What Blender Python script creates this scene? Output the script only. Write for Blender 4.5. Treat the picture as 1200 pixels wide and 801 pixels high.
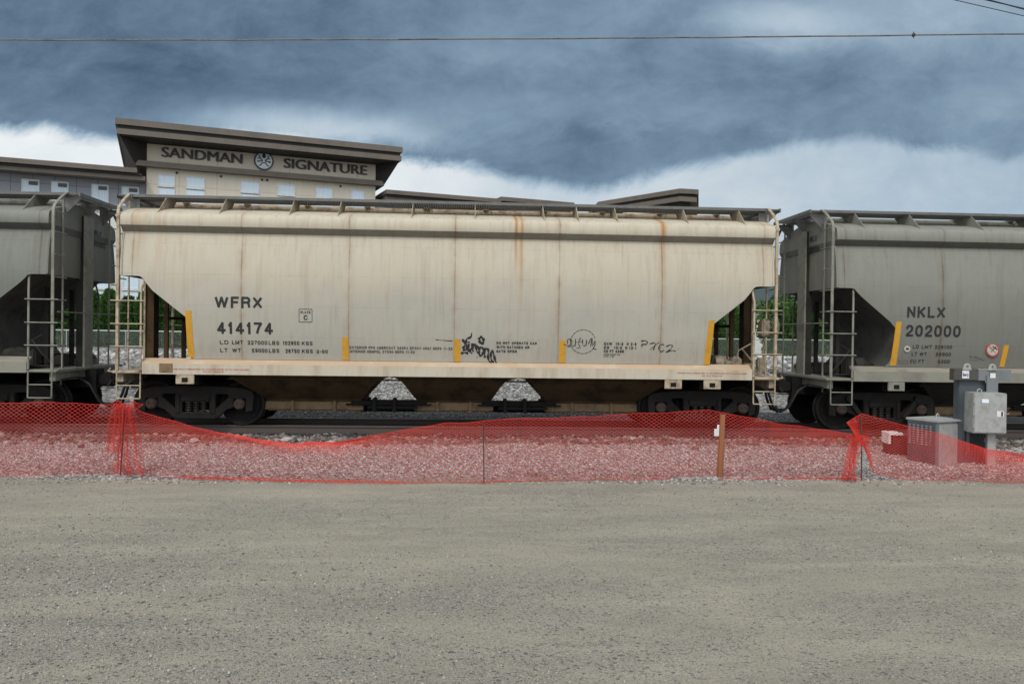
import bpy, bmesh, math, random
import numpy as np
from mathutils import Vector, Matrix
R = math.radians
random.seed(7)
rng = np.random.default_rng(11)
scene = bpy.context.scene
for o in list(bpy.data.objects):
    bpy.data.objects.remove(o)
col = scene.collection

# ------------------------------------------------------------------ camera
F_PX, PSI, ROLL, YH, CAM_H = 976.0, 0.0595, 0.0135, 392.0, 1.975
pitch = -math.atan((YH - 400.5) / F_PX)
fw = Vector((math.sin(PSI) * math.cos(pitch), math.cos(PSI) * math.cos(pitch), -math.sin(pitch)))
rt = Vector((math.cos(PSI), -math.sin(PSI), 0))
dn = -rt.cross(fw)
c, s = math.cos(ROLL), math.sin(ROLL)
cr = rt * c - dn * s
cd = rt * s + dn * c
cam = bpy.data.objects.new('camera', bpy.data.cameras.new('camera'))
col.objects.link(cam)
M = Matrix((cr, -cd, -fw)).transposed().to_4x4()
M.translation = Vector((0, 0, CAM_H))
cam.matrix_world = M
cam.data.sensor_width = 36
cam.data.lens = F_PX / 1200 * 36
cam.data.clip_start = 0.1
cam.data.clip_end = 8000
scene.camera = cam

# ------------------------------------------------------------------ node expressions
class E:
    """small wrapper: python arithmetic on shader sockets"""
    def __init__(self, nt, s): self.nt, self.s = nt, s
    def _m(self, op, *a, clamp=False):
        n = self.nt.nodes.new('ShaderNodeMath'); n.operation = op; n.use_clamp = clamp
        for i, v in enumerate(a):
            if isinstance(v, E): self.nt.links.new(v.s, n.inputs[i])
            else: n.inputs[i].default_value = v
        return E(self.nt, n.outputs[0])
    def __add__(s, o): return s._m('ADD', s, o)
    __radd__ = __add__
    def __sub__(s, o): return s._m('SUBTRACT', s, o)
    def __rsub__(s, o): return s._m('SUBTRACT', o, s)
    def __mul__(s, o): return s._m('MULTIPLY', s, o)
    __rmul__ = __mul__
    def __truediv__(s, o): return s._m('DIVIDE', s, o)
    def abs(s): return s._m('ABSOLUTE', s)
    def max(s, o): return s._m('MAXIMUM', s, o)
    def min(s, o): return s._m('MINIMUM', s, o)
    def sat(s): return s._m('ADD', s, 0.0, clamp=True)
    def exp(s): return s._m('EXPONENT', s)
    def pow(s, o): return s._m('POWER', s, o)
    def pingpong(s, o): return s._m('PINGPONG', s, o)
    def step(s, a, b):
        n = s.nt.nodes.new('ShaderNodeMapRange'); n.interpolation_type = 'SMOOTHSTEP'
        s.nt.links.new(s.s, n.inputs[0]); n.inputs[1].default_value = a; n.inputs[2].default_value = b
        return E(s.nt, n.outputs[0])
    def bump_at(s, c0, w):          # gaussian
        d = (s - c0) / w
        return (d * d * -1.0).exp()
def sep(nt, sock):
    n = nt.nodes.new('ShaderNodeSeparateXYZ'); nt.links.new(sock, n.inputs[0])
    return [E(nt, n.outputs[i]) for i in range(3)]
def comb(nt, *a):
    n = nt.nodes.new('ShaderNodeCombineXYZ')
    for i, v in enumerate(a):
        if isinstance(v, E): nt.links.new(v.s, n.inputs[i])
        else: n.inputs[i].default_value = v
    return n.outputs[0]
def noise(nt, vec, scale=5, detail=4, rough=.55, dist=0):
    n = nt.nodes.new('ShaderNodeTexNoise'); nt.links.new(vec, n.inputs['Vector'])
    n.inputs['Scale'].default_value = scale; n.inputs['Detail'].default_value = detail
    n.inputs['Roughness'].default_value = rough; n.inputs['Distortion'].default_value = dist
    return E(nt, n.outputs[0])
def scalev(nt, vec, sx, sy, sz, off=(0, 0, 0)):
    n = nt.nodes.new('ShaderNodeMapping'); nt.links.new(vec, n.inputs[0])
    n.inputs['Scale'].default_value = (sx, sy, sz); n.inputs['Location'].default_value = off
    return n.outputs[0]
def mixc(nt, fac, a, b):
    n = nt.nodes.new('ShaderNodeMix'); n.data_type = 'RGBA'
    if isinstance(fac, E): nt.links.new(fac.s, n.inputs[0])
    else: n.inputs[0].default_value = fac
    for i, v in ((6, a), (7, b)):
        if isinstance(v, tuple): n.inputs[i].default_value = (*v[:3], 1)
        else: nt.links.new(v, n.inputs[i])
    return n.outputs[2]
def curve(nt, x, pts, lo, hi):
    """piecewise-linear/smooth function of x over pts; x remapped into 0..1"""
    n = nt.nodes.new('ShaderNodeFloatCurve')
    t = ((x - lo) / (hi - lo)).sat()
    nt.links.new(t.s, n.inputs['Value'])
    cu = n.mapping.curves[0]
    P = [((p[0] - lo) / (hi - lo), p[1]) for p in pts]
    cu.points[0].location = P[0]; cu.points[1].location = P[-1]
    for p in P[1:-1]: cu.points.new(*p)
    n.mapping.update()
    return E(nt, n.outputs[0])

# ------------------------------------------------------------------ world: heavy cloud over a Nishita sky
SUN_EL, SUN_AZ = 48.0, 200.0      # azimuth measured clockwise from +Y: behind the camera, a little to the left
world = bpy.data.worlds.new('World'); scene.world = world
world.use_nodes = True
nt = world.node_tree; nt.nodes.clear()
out = nt.nodes.new('ShaderNodeOutputWorld')
sky = nt.nodes.new('ShaderNodeTexSky'); sky.sky_type = 'NISHITA'; sky.sun_disc = False
sky.sun_elevation = R(SUN_EL); sky.sun_rotation = R(SUN_AZ)
bg1 = nt.nodes.new('ShaderNodeBackground'); nt.links.new(sky.outputs[0], bg1.inputs[0]); bg1.inputs[1].default_value = 0.05
tc = nt.nodes.new('ShaderNodeTexCoord')
dx, dy, dz = sep(nt, tc.outputs['Generated'])
front = dy.step(0.25, 0.6)
dys = dy.max(0.2)
U = dx / dys; V = dz / dys
def uv(x, y):     # direction of a feature of the sky, as slopes
    u0, v0 = x - 600, y - 400.5
    u_, v_ = u0 * c + v0 * s, -u0 * s + v0 * c
    d = fw + rt * (u_ / F_PX) + dn * (v_ / F_PX)
    return d.x / d.y, d.z / d.y
pv = comb(nt, U, V * 1.45 - U * .12, 0.0)
w1 = noise(nt, pv, 3.0, 6, .55, .5) - .5
w2 = noise(nt, scalev(nt, pv, 1, 1, 1, (7.3, 2.1, 0)), 7.5, 8, .62, .6) - .5
w3 = noise(nt, scalev(nt, pv, 1, 1.25, 1, (3.3, 9.1, 0)), 19, 7, .65, .4) - .5
lo, hi = uv(0, 200)[0], uv(1200, 200)[0]
edge_px = [(-60, 148), (0, 148), (110, 158), (170, 158), (260, 150), (360, 156), (470, 176), (560, 192), (640, 205), (740, 208), (830, 186), (900, 170), (960, 158), (1040, 157), (1100, 168), (1160, 176), (1260, 165)]
ep = [uv(x, y) for x, y in edge_px]
vb = curve(nt, U, ep, ep[0][0], ep[-1][0])
dV = (vb - V) + w2 * .055 + w1 * .05
below = dV.step(-.006, .017)
bw = curve(nt, U, [(uv(x, 0)[0], v) for x, v in ((-60, .84), (150, .82), (330, .80), (520, .74), (620, .58), (760, .56), (900, .50), (1050, .44), (1260, .40))], uv(-60, 0)[0], uv(1260, 0)[0])
dk = curve(nt, U, [(uv(x, 0)[0], v) for x, v in ((-60, .16), (150, .15), (350, .16), (560, .19), (760, .22), (1000, .23), (1260, .27))], uv(-60, 0)[0], uv(1260, 0)[0])
def blob(x, y, rx, ry):
    u_, v_ = uv(x, y)
    return ((((U + w1 * .12 - u_) / (rx / F_PX)).pow(2.0) + ((V + w2 * .06 - v_) / (ry / F_PX)).pow(2.0)) * -1.0).exp()
# heights of the cloud bank: lighter lumps
dark = dk + .035 + w1 * .17 + w2 * .22 + w3 * .15
dark = dark + blob(905, 28, 90, 26) * .30 + blob(1090, 8, 150, 36) * .14 + blob(560, 60, 90, 16) * .05 + blob(540, 268 / 2, 110, 22) * .06 \
    + blob(300, 150, 120, 22) * .22 + blob(410, 158, 110, 22) * .30 + blob(1160, 120, 60, 20) * .07 + blob(800, 140, 120, 16) * .05 - blob(720, 165, 160, 30) * .06 - blob(120, 90, 220, 30) * .035 - blob(960, 100, 120, 30) * .035
bright = bw + .10 + w2 * .30 + w1 * .14 + w3 * .12
L = (dark * (1.0 - below) + bright * below).max(.045)
Ln = L.sat()
ramp = nt.nodes.new('ShaderNodeValToRGB'); nt.links.new(Ln.s, ramp.inputs[0])
r = ramp.color_ramp
r.elements[0].position = 0.0; r.elements[0].color = (.02, .04, .062, 1)
r.elements[1].position = 1.0; r.elements[1].color = (.86, .90, .92, 1)
for p, cc in ((.10, (.062, .108, .168)), (.18, (.118, .185, .268)), (.30, (.215, .310, .410)), (.5, (.39, .50, .60)), (.75, (.66, .72, .76))):
    e = r.elements.new(p); e.color = (*cc, 1)
# the rest of the dome: an even, brighter overcast, brightest towards the veiled sun
gn = noise(nt, tc.outputs['Generated'], 2.2, 5, .55)
sd = (math.sin(R(SUN_AZ)) * math.cos(R(SUN_EL)), math.cos(R(SUN_AZ)) * math.cos(R(SUN_EL)), math.sin(R(SUN_EL)))
cs = (dx * sd[0] + dy * sd[1] + dz * sd[2]).max(0.0)
side = dy.step(.55, -.75)
back = (.26 + gn * .24 + side * .42 + cs.pow(3.0) * .8)
backc = nt.nodes.new('ShaderNodeVectorMath'); backc.operation = 'SCALE'
backc.inputs[0].default_value = (.93, .98, 1.0); nt.links.new(back.s, backc.inputs['Scale'])
high = V.step(.75, .45)          # the bank of cloud gives way overhead
cloudc = mixc(nt, front * high, backc.outputs[0], ramp.outputs[0])
bg2 = nt.nodes.new('ShaderNodeBackground'); nt.links.new(cloudc, bg2.inputs[0]); bg2.inputs[1].default_value = 1.0
mixs = nt.nodes.new('ShaderNodeMixShader'); mixs.inputs[0].default_value = .94
nt.links.new(bg1.outputs[0], mixs.inputs[1]); nt.links.new(bg2.outputs[0], mixs.inputs[2])
nt.links.new(mixs.outputs[0], out.inputs[0])

sun = bpy.data.objects.new('sun', bpy.data.lights.new('sun', 'SUN')); col.objects.link(sun)
sun.data.energy = 1.35; sun.data.angle = R(14); sun.data.color = (1, .95, .88)
sun.rotation_euler = Vector(sd).to_track_quat('Z', 'Y').to_euler()

scene.view_settings.view_transform = 'Standard'
scene.view_settings.look = 'None'
scene.view_settings.exposure = 0.08
scene.view_settings.gamma = 1
scene.view_settings.use_curve_mapping = False
scene.render.engine = 'CYCLES'

# ------------------------------------------------------------------ materials
def new_mat(name):
    m = bpy.data.materials.new(name); m.use_nodes = True
    nt = m.node_tree; b = nt.nodes['Principled BSDF']
    tc = nt.nodes.new('ShaderNodeTexCoord')
    return m, nt, b, tc.outputs['Object']
def set_bump(nt, b, h, strength=.3, dist=.01):
    n = nt.nodes.new('ShaderNodeBump'); n.inputs['Strength'].default_value = strength; n.inputs['Distance'].default_value = dist
    nt.links.new(h.s, n.inputs['Height']); nt.links.new(n.outputs[0], b.inputs['Normal'])
def plain(name, colr, rough=.6, metal=0., var=.25, scale=4., dirt=None, dirt_amt=.4, bump=.15, bscale=60, spec=.5, streak=False):
    m, nt, b, ob = new_mat(name)
    v = scalev(nt, ob, 1, 1, .18) if streak else ob
    n1 = noise(nt, v, scale, 5, .6); n2 = noise(nt, v, scale * 5.3, 4, .6)
    d = dirt or tuple(x * .45 for x in colr)
    f = (n1.step(.42, .72) * dirt_amt + (n2 - .5) * var).sat()
    nt.links.new(mixc(nt, f, colr, d), b.inputs['Base Color'])
    b.inputs['Roughness'].default_value = rough; b.inputs['Metallic'].default_value = metal
    b.inputs['Specular IOR Level'].default_value = spec
    if bump: set_bump(nt, b, noise(nt, ob, bscale, 3, .6), bump, .004)
    return m

def car_paint(name, base, low, rust, streaks, spots=(), rough=.55):
    """weathered paint of a hopper car: vertical streaks, rust weeping from the weld seams"""
    m, nt, b, ob = new_mat(name)
    x, y, z = sep(nt, ob)
    sv = noise(nt, scalev(nt, ob, 5, 3, .22), 2.2, 6, .62)
    fine = noise(nt, scalev(nt, ob, 26, 8, .5), 2.5, 4, .6)
    big = noise(nt, ob, .7, 4, .5)
    blot = noise(nt, ob, 6, 5, .65)
    gritty = noise(nt, ob, 55, 3, .7)
    cc = mixc(nt, (z.step(3.4, 2.3) * .8 + (big - .5) * 1.1 + (blot - .5) * .35).sat(), base, low)
    cc = mixc(nt, ((sv - .50) * 2.0).sat() * streaks * .6, cc, tuple(v * .8 for v in rust))
    cc = mixc(nt, ((fine - .54) * 2.0).sat() * streaks * .32, cc, tuple(v * .42 for v in base))
    seam = ((x + 1.07).abs() / 1.07).pingpong(1.0)            # 0 or 1 at each panel seam
    seam = (seam - 0.0)
    d = (x + 100 * 2.14).pingpong(1.07)                      # distance to the nearest weld
    wob = noise(nt, scalev(nt, ob, 1, 1, .9), 3.0, 4, .6)
    wide = (d * -1.0 / (.022 + wob * .06)).exp() * ((wob - .30) * 2.2).sat()
    line = d.step(.016, .005)
    cc = mixc(nt, (wide * 1.05 * streaks).sat(), cc, rust)
    cc = mixc(nt, line * (wob * .9 + .1).sat() * .55, cc, tuple(v * .45 for v in rust))
    for sx, z0, z1, w, amt in spots:
        j = noise(nt, scalev(nt, ob, 9, 1, .35), 3.0, 4, .7)
        e = (x + (j - .5) * .05).bump_at(sx, w) * z.step(z0, z1) * (j * 1.9 - .15).sat()
        cc = mixc(nt, (e * amt).sat(), cc, (.42, .21, .065))
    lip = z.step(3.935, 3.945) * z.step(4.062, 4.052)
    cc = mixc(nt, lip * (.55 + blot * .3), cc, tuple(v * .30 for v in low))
    under = z.step(3.0, 4.0) * ((sv - .40) * 2.2).sat() * ((blot - .35) * 2.5).sat()
    cc = mixc(nt, (under * .45).sat(), cc, tuple(v * .9 for v in rust))
    rare = noise(nt, scalev(nt, ob, 2.3, 1, .16, (4.7, 0, 1)), 3.1, 5, .7)
    cc = mixc(nt, ((rare - .62) * 5.0).sat() * .55 * streaks, cc, tuple(v * .55 for v in rust))
    pale = noise(nt, scalev(nt, ob, 1.2, 1, .5, (9, 0, 3)), 1.7, 4, .55)
    cc = mixc(nt, ((pale - .52) * 2.2).sat() * .35, cc, tuple(min(1, v * 1.22) for v in low))
    dirt = (z.step(2.1, 1.35) * (.25 + blot * .4)).sat()
    cc = mixc(nt, dirt * .55, cc, tuple(v * .62 for v in low))
    cc = mixc(nt, (gritty - .55).sat() * .9, cc, tuple(v * .5 for v in low))
    chip = noise(nt, scalev(nt, ob, 1, 1, .7, (2, 0, 5)), 21, 4, .75)
    cc = mixc(nt, ((chip - .70) * 14.0).sat() * .75, cc, tuple(v * .45 for v in rust))
    hz = (z + 10 * .62).pingpong(.31).step(.010, .004)
    cc = mixc(nt, hz * (blot - .40).sat() * .9, cc, tuple(v * .5 for v in rust))
    nt.links.new(cc, b.inputs['Base Color'])
    b.inputs['Roughness'].default_value = rough
    b.inputs['Specular IOR Level'].default_value = .35
    ripple = noise(nt, scalev(nt, ob, 1, 1, .6), 1.6, 2, .5)
    set_bump(nt, b, line * .8 + ripple * 7.0 + gritty * .12 + blot * .25, .45, .012)
    return m

M_ = {}
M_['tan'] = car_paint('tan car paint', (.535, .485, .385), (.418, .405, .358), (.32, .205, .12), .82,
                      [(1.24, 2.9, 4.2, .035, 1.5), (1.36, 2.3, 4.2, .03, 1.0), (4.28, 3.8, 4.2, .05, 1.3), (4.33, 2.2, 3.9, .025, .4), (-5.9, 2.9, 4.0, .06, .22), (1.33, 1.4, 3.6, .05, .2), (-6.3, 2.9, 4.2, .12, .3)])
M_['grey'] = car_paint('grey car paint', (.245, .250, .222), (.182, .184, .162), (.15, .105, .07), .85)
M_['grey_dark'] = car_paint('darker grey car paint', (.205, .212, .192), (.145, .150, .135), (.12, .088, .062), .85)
M_['tan_sill'] = plain('tan sill paint', (.56, .50, .40), .55, 0, .5, 3.0, (.33, .25, .16), .6, streak=True)
M_['tan_ledge'] = plain('rust stained tan ledge', (.50, .355, .235), .6, 0, .4, 2.5, (.55, .47, .37), .7)
M_['tan_metal'] = plain('tan painted steel', (.47, .39, .28), .6, 0, .6, 6, (.19, .11, .065), .9)
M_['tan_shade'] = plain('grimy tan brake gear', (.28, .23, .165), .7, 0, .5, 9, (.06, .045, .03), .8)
M_['tan_bracket'] = plain('dull tan bracket', (.36, .31, .235), .7, 0, .5, 9, (.17, .12, .08), .8)
M_['tan_under'] = plain('shade darkened grimy tan underside', (.085, .055, .028), .85, 0, .5, 2.2, (.022, .016, .011), .8, spec=.2)  # underbody shade mixed into the base colour, along with grime
M_['gate'] = plain('rusty outlet gate steel', (.22, .145, .075), .75, 0, .5, 6, (.07, .05, .04), .7)
M_['grey_sill'] = plain('grey sill paint', (.26, .255, .21), .55, 0, .3, 1.6, (.12, .10, .08), .45)
M_['grey_ledge'] = plain('dusty grey ledge', (.27, .245, .20), .6, 0, .4, 2.5, (.14, .12, .10), .6)
M_['grey_metal'] = plain('grey painted steel', (.24, .24, .20), .55, 0, .5, 5, (.10, .075, .06), .6)
M_['grey_slope'] = plain('shade darkened dusty slope sheet', (.085, .085, .078), .8, 0, .4, 2.5, (.04, .035, .03), .7, spec=.2)  # shade under the body ends painted in as a darker coat
M_['grey_under'] = plain('shade darkened grimy grey underside', (.036, .034, .030), .85, 0, .5, 2.2, (.014, .012, .011), .7, spec=.2)  # base colour carries the shade below the body as well as grime
M_['board'] = plain('galvanised grating', (.16, .16, .155), .5, .3, .4, 6)
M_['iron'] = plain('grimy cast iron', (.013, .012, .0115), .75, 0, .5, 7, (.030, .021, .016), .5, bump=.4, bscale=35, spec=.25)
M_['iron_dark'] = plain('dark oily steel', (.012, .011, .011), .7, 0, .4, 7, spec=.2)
M_['tread'] = plain('polished wheel tread', (.12, .115, .11), .35, .7, .3, 9)
M_['bearing'] = plain('rusty bearing cap', (.050, .030, .024), .75, 0, .5, 12, (.03, .022, .018), .6)
M_['spring'] = plain('worn spring steel', (.045, .038, .032), .6, .1, .5, 12)
M_['rail'] = plain('rail steel', (.11, .095, .09), .55, .4, .4, 6, (.14, .085, .06), .6)
M_['rail_top'] = plain('rail head', (.22, .22, .23), .35, .8, .3, 20)
M_['tie'] = plain('creosoted timber', (.03, .025, .022), .85, 0, .6, 5, (.07, .058, .05), .5, bump=.5, bscale=25)
M_['black'] = plain('black lettering paint', (.022, .022, .024), .6, 0, .2, 9, bump=0)
M_['fade'] = plain('faded lettering paint', (.09, .085, .08), .7, 0, .2, 9, bump=0)
M_['red_ink'] = plain('red stencil paint', (.45, .10, .08), .6, 0, .2, 9, bump=0)
M_['yellow'] = plain('yellow reflective sheet', (.62, .32, .025), .45, 0, .35, 9, (.40, .20, .03), .4, bump=0)
M_['white'] = plain('white paint', (.75, .75, .73), .5, 0, .15, 9, bump=0)
M_['cream'] = plain('faded cream decal', (.46, .45, .38), .6, 0, .3, 9, bump=0)
M_['box_brown'] = plain('dark brown box plastic', (.045, .035, .03), .6, 0, .3, 9)
M_['sign_red'] = plain('red decal', (.50, .045, .05), .5, 0, .15, 9, bump=0)
M_['rubber'] = plain('rubber hose', (.02, .02, .02), .6)
M_['galv'] = plain('galvanised cabinet steel', (.40, .41, .405), .5, .2, .5, 10, (.27, .275, .27), .8, bump=.1)
M_['galv_blue'] = plain('blue grey steel', (.20, .22, .235), .5, .2, .35, 7, (.12, .135, .15), .5, bump=.05)
M_['galv_dark'] = plain('dark weathered steel', (.085, .10, .115), .5, .3, .35, 5, (.05, .06, .07), .5, bump=.05)
M_['steel_brown'] = plain('brown weathered steel', (.085, .080, .072), .55, .2, .35, 8)
M_['rebar'] = plain('rusty steel rod', (.11, .055, .035), .8, .2, .4, 30)
M_['net'] = plain('orange plastic netting', (.80, .042, .026), .5, 0, .4, 8, (.42, .028, .02), .5, bump=0)
M_['stake'] = plain('orange stained stake wood', (.30, .115, .05), .75, 0, .5, 9, (.20, .08, .04), .6, streak=True)
M_['wire'] = plain('cable sheath', (.035, .032, .032), .5)
M_['lash'] = plain('weathered steel cable', (.20, .17, .145), .6, 0, .8, 2.5, (.03, .03, .03), .9)
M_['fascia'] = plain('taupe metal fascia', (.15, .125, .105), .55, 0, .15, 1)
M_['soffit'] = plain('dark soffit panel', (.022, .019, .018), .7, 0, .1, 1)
M_['joint'] = plain('dark panel joint', (.10, .10, .11), .7, bump=0)
M_['frame'] = plain('white window frame', (.70, .72, .73), .45, bump=0)
M_['vent'] = plain('dark open vent', (.05, .055, .06), .3, bump=0)
M_['sign_letter'] = plain('black sign letter', (.028, .025, .027), .45, bump=0)
M_['emblem_dark'] = plain('navy emblem paint', (.02, .035, .06), .45, bump=0)
M_['emblem_light'] = plain('pale emblem paint', (.80, .86, .95), .45, bump=0)
M_['whitewall'] = plain('white render', (.66, .66, .64), .8, 0, .15, .8)
M_['roofgrey'] = plain('grey roofing', (.22, .23, .24), .8)
M_['bark'] = plain('bark', (.09, .065, .045), .9, bump=.4, bscale=20)
M_['chain'] = plain('galvanised wire', (.42, .44, .45), .5, .3)

def panel_mat(name, colr, joint, pw, ph, ox=0, oz=0):
    """cladding panels with thin joints; local x across, z up"""
    m, nt, b, ob = new_mat(name)
    x, y, z = sep(nt, ob)
    jx = (x + 200 * pw + ox).pingpong(pw / 2); jz = (z + 50 * ph + oz).pingpong(ph / 2)
    j = jx.step(.035, .02).max(jz.step(.03, .018))
    n1 = noise(nt, ob, .35, 4, .5); n2 = noise(nt, scalev(nt, ob, 2, 2, .4), 1.2, 4, .6)
    cc = mixc(nt, ((n1 - .5) * .5 + (n2 - .5) * .5 + .15).sat(), colr, tuple(v * .7 for v in colr))
    cc = mixc(nt, j * .65, cc, joint)
    nt.links.new(cc, b.inputs['Base Color']); b.inputs['Roughness'].default_value = .7
    return m
M_['beige'] = panel_mat('beige wall cladding', (.68, .62, .53), (.40, .36, .31), 2.45, 1.55, .4, .6)
M_['greypanel'] = panel_mat('grey wall cladding', (.31, .325, .38), (.10, .10, .12), 1.25, 2.9, .3, .25)
def curtain_mat():
    m, nt, b, ob = new_mat('curtained glass')
    x, y, z = sep(nt, ob)
    f = noise(nt, scalev(nt, ob, 9, 1, .25), 2, 4, .6)
    nt.links.new(mixc(nt, ((f - .4) * 2).sat(), (.66, .78, .90), (.42, .55, .70)), b.inputs['Base Color'])
    b.inputs['Roughness'].default_value = .18
    b.inputs['Coat Weight'].default_value = .6
    return m
M_['curtain'] = curtain_mat()

def leaf_mat(name, a, bcol):
    m, nt, b, ob = new_mat(name)
    g = nt.nodes.new('ShaderNodeNewGeometry')
    rnd = E(nt, g.outputs['Random Per Island'])
    nt.links.new(mixc(nt, rnd, a, bcol), b.inputs['Base Color'])
    b.inputs['Roughness'].default_value = .6
    b.inputs['Specular IOR Level'].default_value = .25
    return m
M_['cedar'] = leaf_mat('cedar foliage', (.030, .085, .018), (.075, .165, .035))
M_['leaf'] = leaf_mat('broad leaf foliage', (.035, .075, .018), (.08, .15, .035))

def stone_mat(name, cols):
    m, nt, b, ob = new_mat(name)
    g = nt.nodes.new('ShaderNodeNewGeometry')
    rp = nt.nodes.new('ShaderNodeValToRGB'); nt.links.new(g.outputs['Random Per Island'], rp.inputs[0])
    cr_ = rp.color_ramp; cr_.interpolation = 'CONSTANT'
    cr_.elements[0].color = (*cols[0], 1); cr_.elements[1].position = (len(cols) - 1) / len(cols); cr_.elements[1].color = (*cols[-1], 1)
    for i in range(1, len(cols) - 1):
        e = cr_.elements.new(i / len(cols)); e.color = (*cols[i], 1)
    n1 = noise(nt, ob, 90, 3, .6)
    nt.links.new(mixc(nt, (n1 - .35).sat(), rp.outputs[0], (.08, .075, .07)), b.inputs['Base Color'])
    b.inputs['Roughness'].default_value = .85
    return m
M_['gravel_stone'] = stone_mat('crushed pale gravel', [(.52, .47, .45), (.13, .11, .11), (.36, .31, .295), (.24, .20, .195), (.62, .59, .57), (.19, .165, .16), (.42, .37, .345)])
M_['ballast_stone'] = stone_mat('grey ballast stone', [(.20, .21, .22), (.08, .085, .09), (.32, .33, .33), (.13, .135, .14)])
M_['shaded_stone'] = stone_mat('dirty shadow blackened ballast stone', [(.03, .03, .03), (.015, .015, .015), (.05, .048, .045)])  # shadow under the train put into the stone colour
M_['rubble_stone'] = stone_mat('brown rubble', [(.19, .15, .13), (.11, .085, .075), (.28, .23, .20), (.08, .07, .065), (.15, .12, .10), (.30, .26, .23), (.14, .11, .095)])
M_['bank_stone'] = stone_mat('grey crushed rock', [(.55, .55, .54), (.20, .20, .20), (.40, .40, .40), (.30, .29, .28), (.64, .63, .62)])
M_['pebble'] = stone_mat('lot pebble', [(.34, .33, .30), (.17, .17, .165), (.50, .49, .46), (.27, .26, .24), (.12, .12, .12), (.42, .39, .33)])

def gravel_ground(name, cols, scale, bump=.8, mixdark=(.05, .045, .04)):
    m, nt, b, ob = new_mat(name)
    v = nt.nodes.new('ShaderNodeTexVoronoi'); v.inputs['Scale'].default_value = scale
    nt.links.new(ob, v.inputs['Vector'])
    hs = sep(nt, v.outputs['Color'])
    rp = nt.nodes.new('ShaderNodeValToRGB'); nt.links.new(hs[0].s, rp.inputs[0])
    cr_ = rp.color_ramp
    cr_.elements[0].color = (*cols[0], 1); cr_.elements[1].color = (*cols[-1], 1)
    for i in range(1, len(cols) - 1):
        e = cr_.elements.new(i / (len(cols) - 1)); e.color = (*cols[i], 1)
    dist = E(nt, v.outputs['Distance'])
    big = noise(nt, ob, .5, 5, .6)
    cc = mixc(nt, dist.step(.45, .85) * .75, rp.outputs[0], mixdark)
    cc = mixc(nt, (big.step(.45, .75) * .35), cc, tuple(x * .6 for x in cols[1]))
    nt.links.new(cc, b.inputs['Base Color']); b.inputs['Roughness'].default_value = .9
    set_bump(nt, b, dist * -1.0, bump, .02)
    return m
def lot_mat():
    m, nt, b, ob = new_mat('packed gravel lot')
    stx = scalev(nt, ob, .35, 1, 1)
    a = noise(nt, stx, .75, 7, .66, .4); bb = noise(nt, scalev(nt, ob, .34, 1.3, 1, (5, 3, 0)), 1.5, 8, .70, .3)
    fine = noise(nt, ob, 60, 5, .8); mid = noise(nt, ob, 16, 6, .7); big = noise(nt, ob, 3.5, 5, .6)
    def vor(sc, off):
        v = nt.nodes.new('ShaderNodeTexVoronoi'); v.inputs['Scale'].default_value = sc
        nt.links.new(scalev(nt, ob, 1, 1, 1, off), v.inputs['Vector'])
        return sep(nt, v.outputs['Color']), E(nt, v.outputs['Distance'])
    vc, vd = vor(85, (0, 0, 0)); vc2, vd2 = vor(38, (3, 1, 0))
    yy = sep(nt, ob)[1]
    patch = (a * .65 + big * .35 + yy.step(8.5, 5.5) * .05).step(.47, .60)
    vc3, vd3 = vor(24, (7, 2, 0))
    cc = mixc(nt, ((bb - .5) * 3.6 + .5).sat(), (.385, .352, .285), (.270, .250, .205))
    cc = mixc(nt, (big - .38).sat() * .9, cc, (.36, .335, .275))
    cc = mixc(nt, ((mid - .53) * 4.0).sat() * (patch * .34 + .14), cc, (.13, .125, .115))
    cc = mixc(nt, ((fine - .50) * 5.0).sat() * (patch * .25 + .36), cc, (.09, .086, .08))
    cc = mixc(nt, ((.47 - fine) * 5.0).sat() * .6, cc, (.56, .53, .47))
    st1 = vd.step(.55, .35) * (vc[0] - .62 + patch * .42).step(.0, .06)
    st2 = vd2.step(.50, .32) * (vc2[0] - .93 + patch * .26).step(.0, .05)
    cc = mixc(nt, st1 * .85, cc, mixc(nt, vc[1], (.10, .10, .10), (.56, .55, .51)))
    cc = mixc(nt, st2 * .9, cc, mixc(nt, vc2[1], (.13, .13, .13), (.50, .49, .46)))
    st3 = vd3.step(.42, .28) * (vc3[0] - .985 + patch * .10).step(.0, .04)
    cc = mixc(nt, st3 * .9, cc, mixc(nt, vc3[1], (.12, .12, .12), (.44, .43, .40)))
    nt.links.new(cc, b.inputs['Base Color']); b.inputs['Roughness'].default_value = .92
    b.inputs['Specular IOR Level'].default_value = .2
    set_bump(nt, b, st3 * 1.0 + fine * .35 + mid * .6 + big * .5 + st1 * .35 + st2 * .8, .85, .025)
    return m
M_['lot'] = lot_mat()
M_['gravel'] = gravel_ground('pale gravel bed', [(.48, .44, .42), (.20, .175, .17), (.60, .57, .55), (.30, .27, .26), (.13, .12, .12), (.44, .40, .38)], 26)
M_['rubblebed'] = gravel_ground('brown dirt with rubble', [(.13, .10, .085), (.08, .065, .055), (.19, .155, .135), (.10, .08, .07)], 14)
M_['ballast'] = gravel_ground('ballast bed', [(.06, .06, .062), (.03, .03, .032), (.09, .09, .09), (.045, .045, .045)], 17)  # bed colour lowered to hold the shadow below the cars
M_['rockbank'] = gravel_ground('crushed rock bank', [(.30, .30, .29), (.14, .14, .14), (.40, .40, .39), (.20, .195, .19)], 9)
M_['earth'] = plain('dry earth and grass', (.13, .12, .075), .95, 0, .4, .08, (.08, .095, .045), .7)
M_['hill'] = plain('forested hillside', (.045, .07, .075), .95, 0, .4, .004, (.06, .085, .085), .6)  # distance haze painted in as a bluish forest tone

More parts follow.
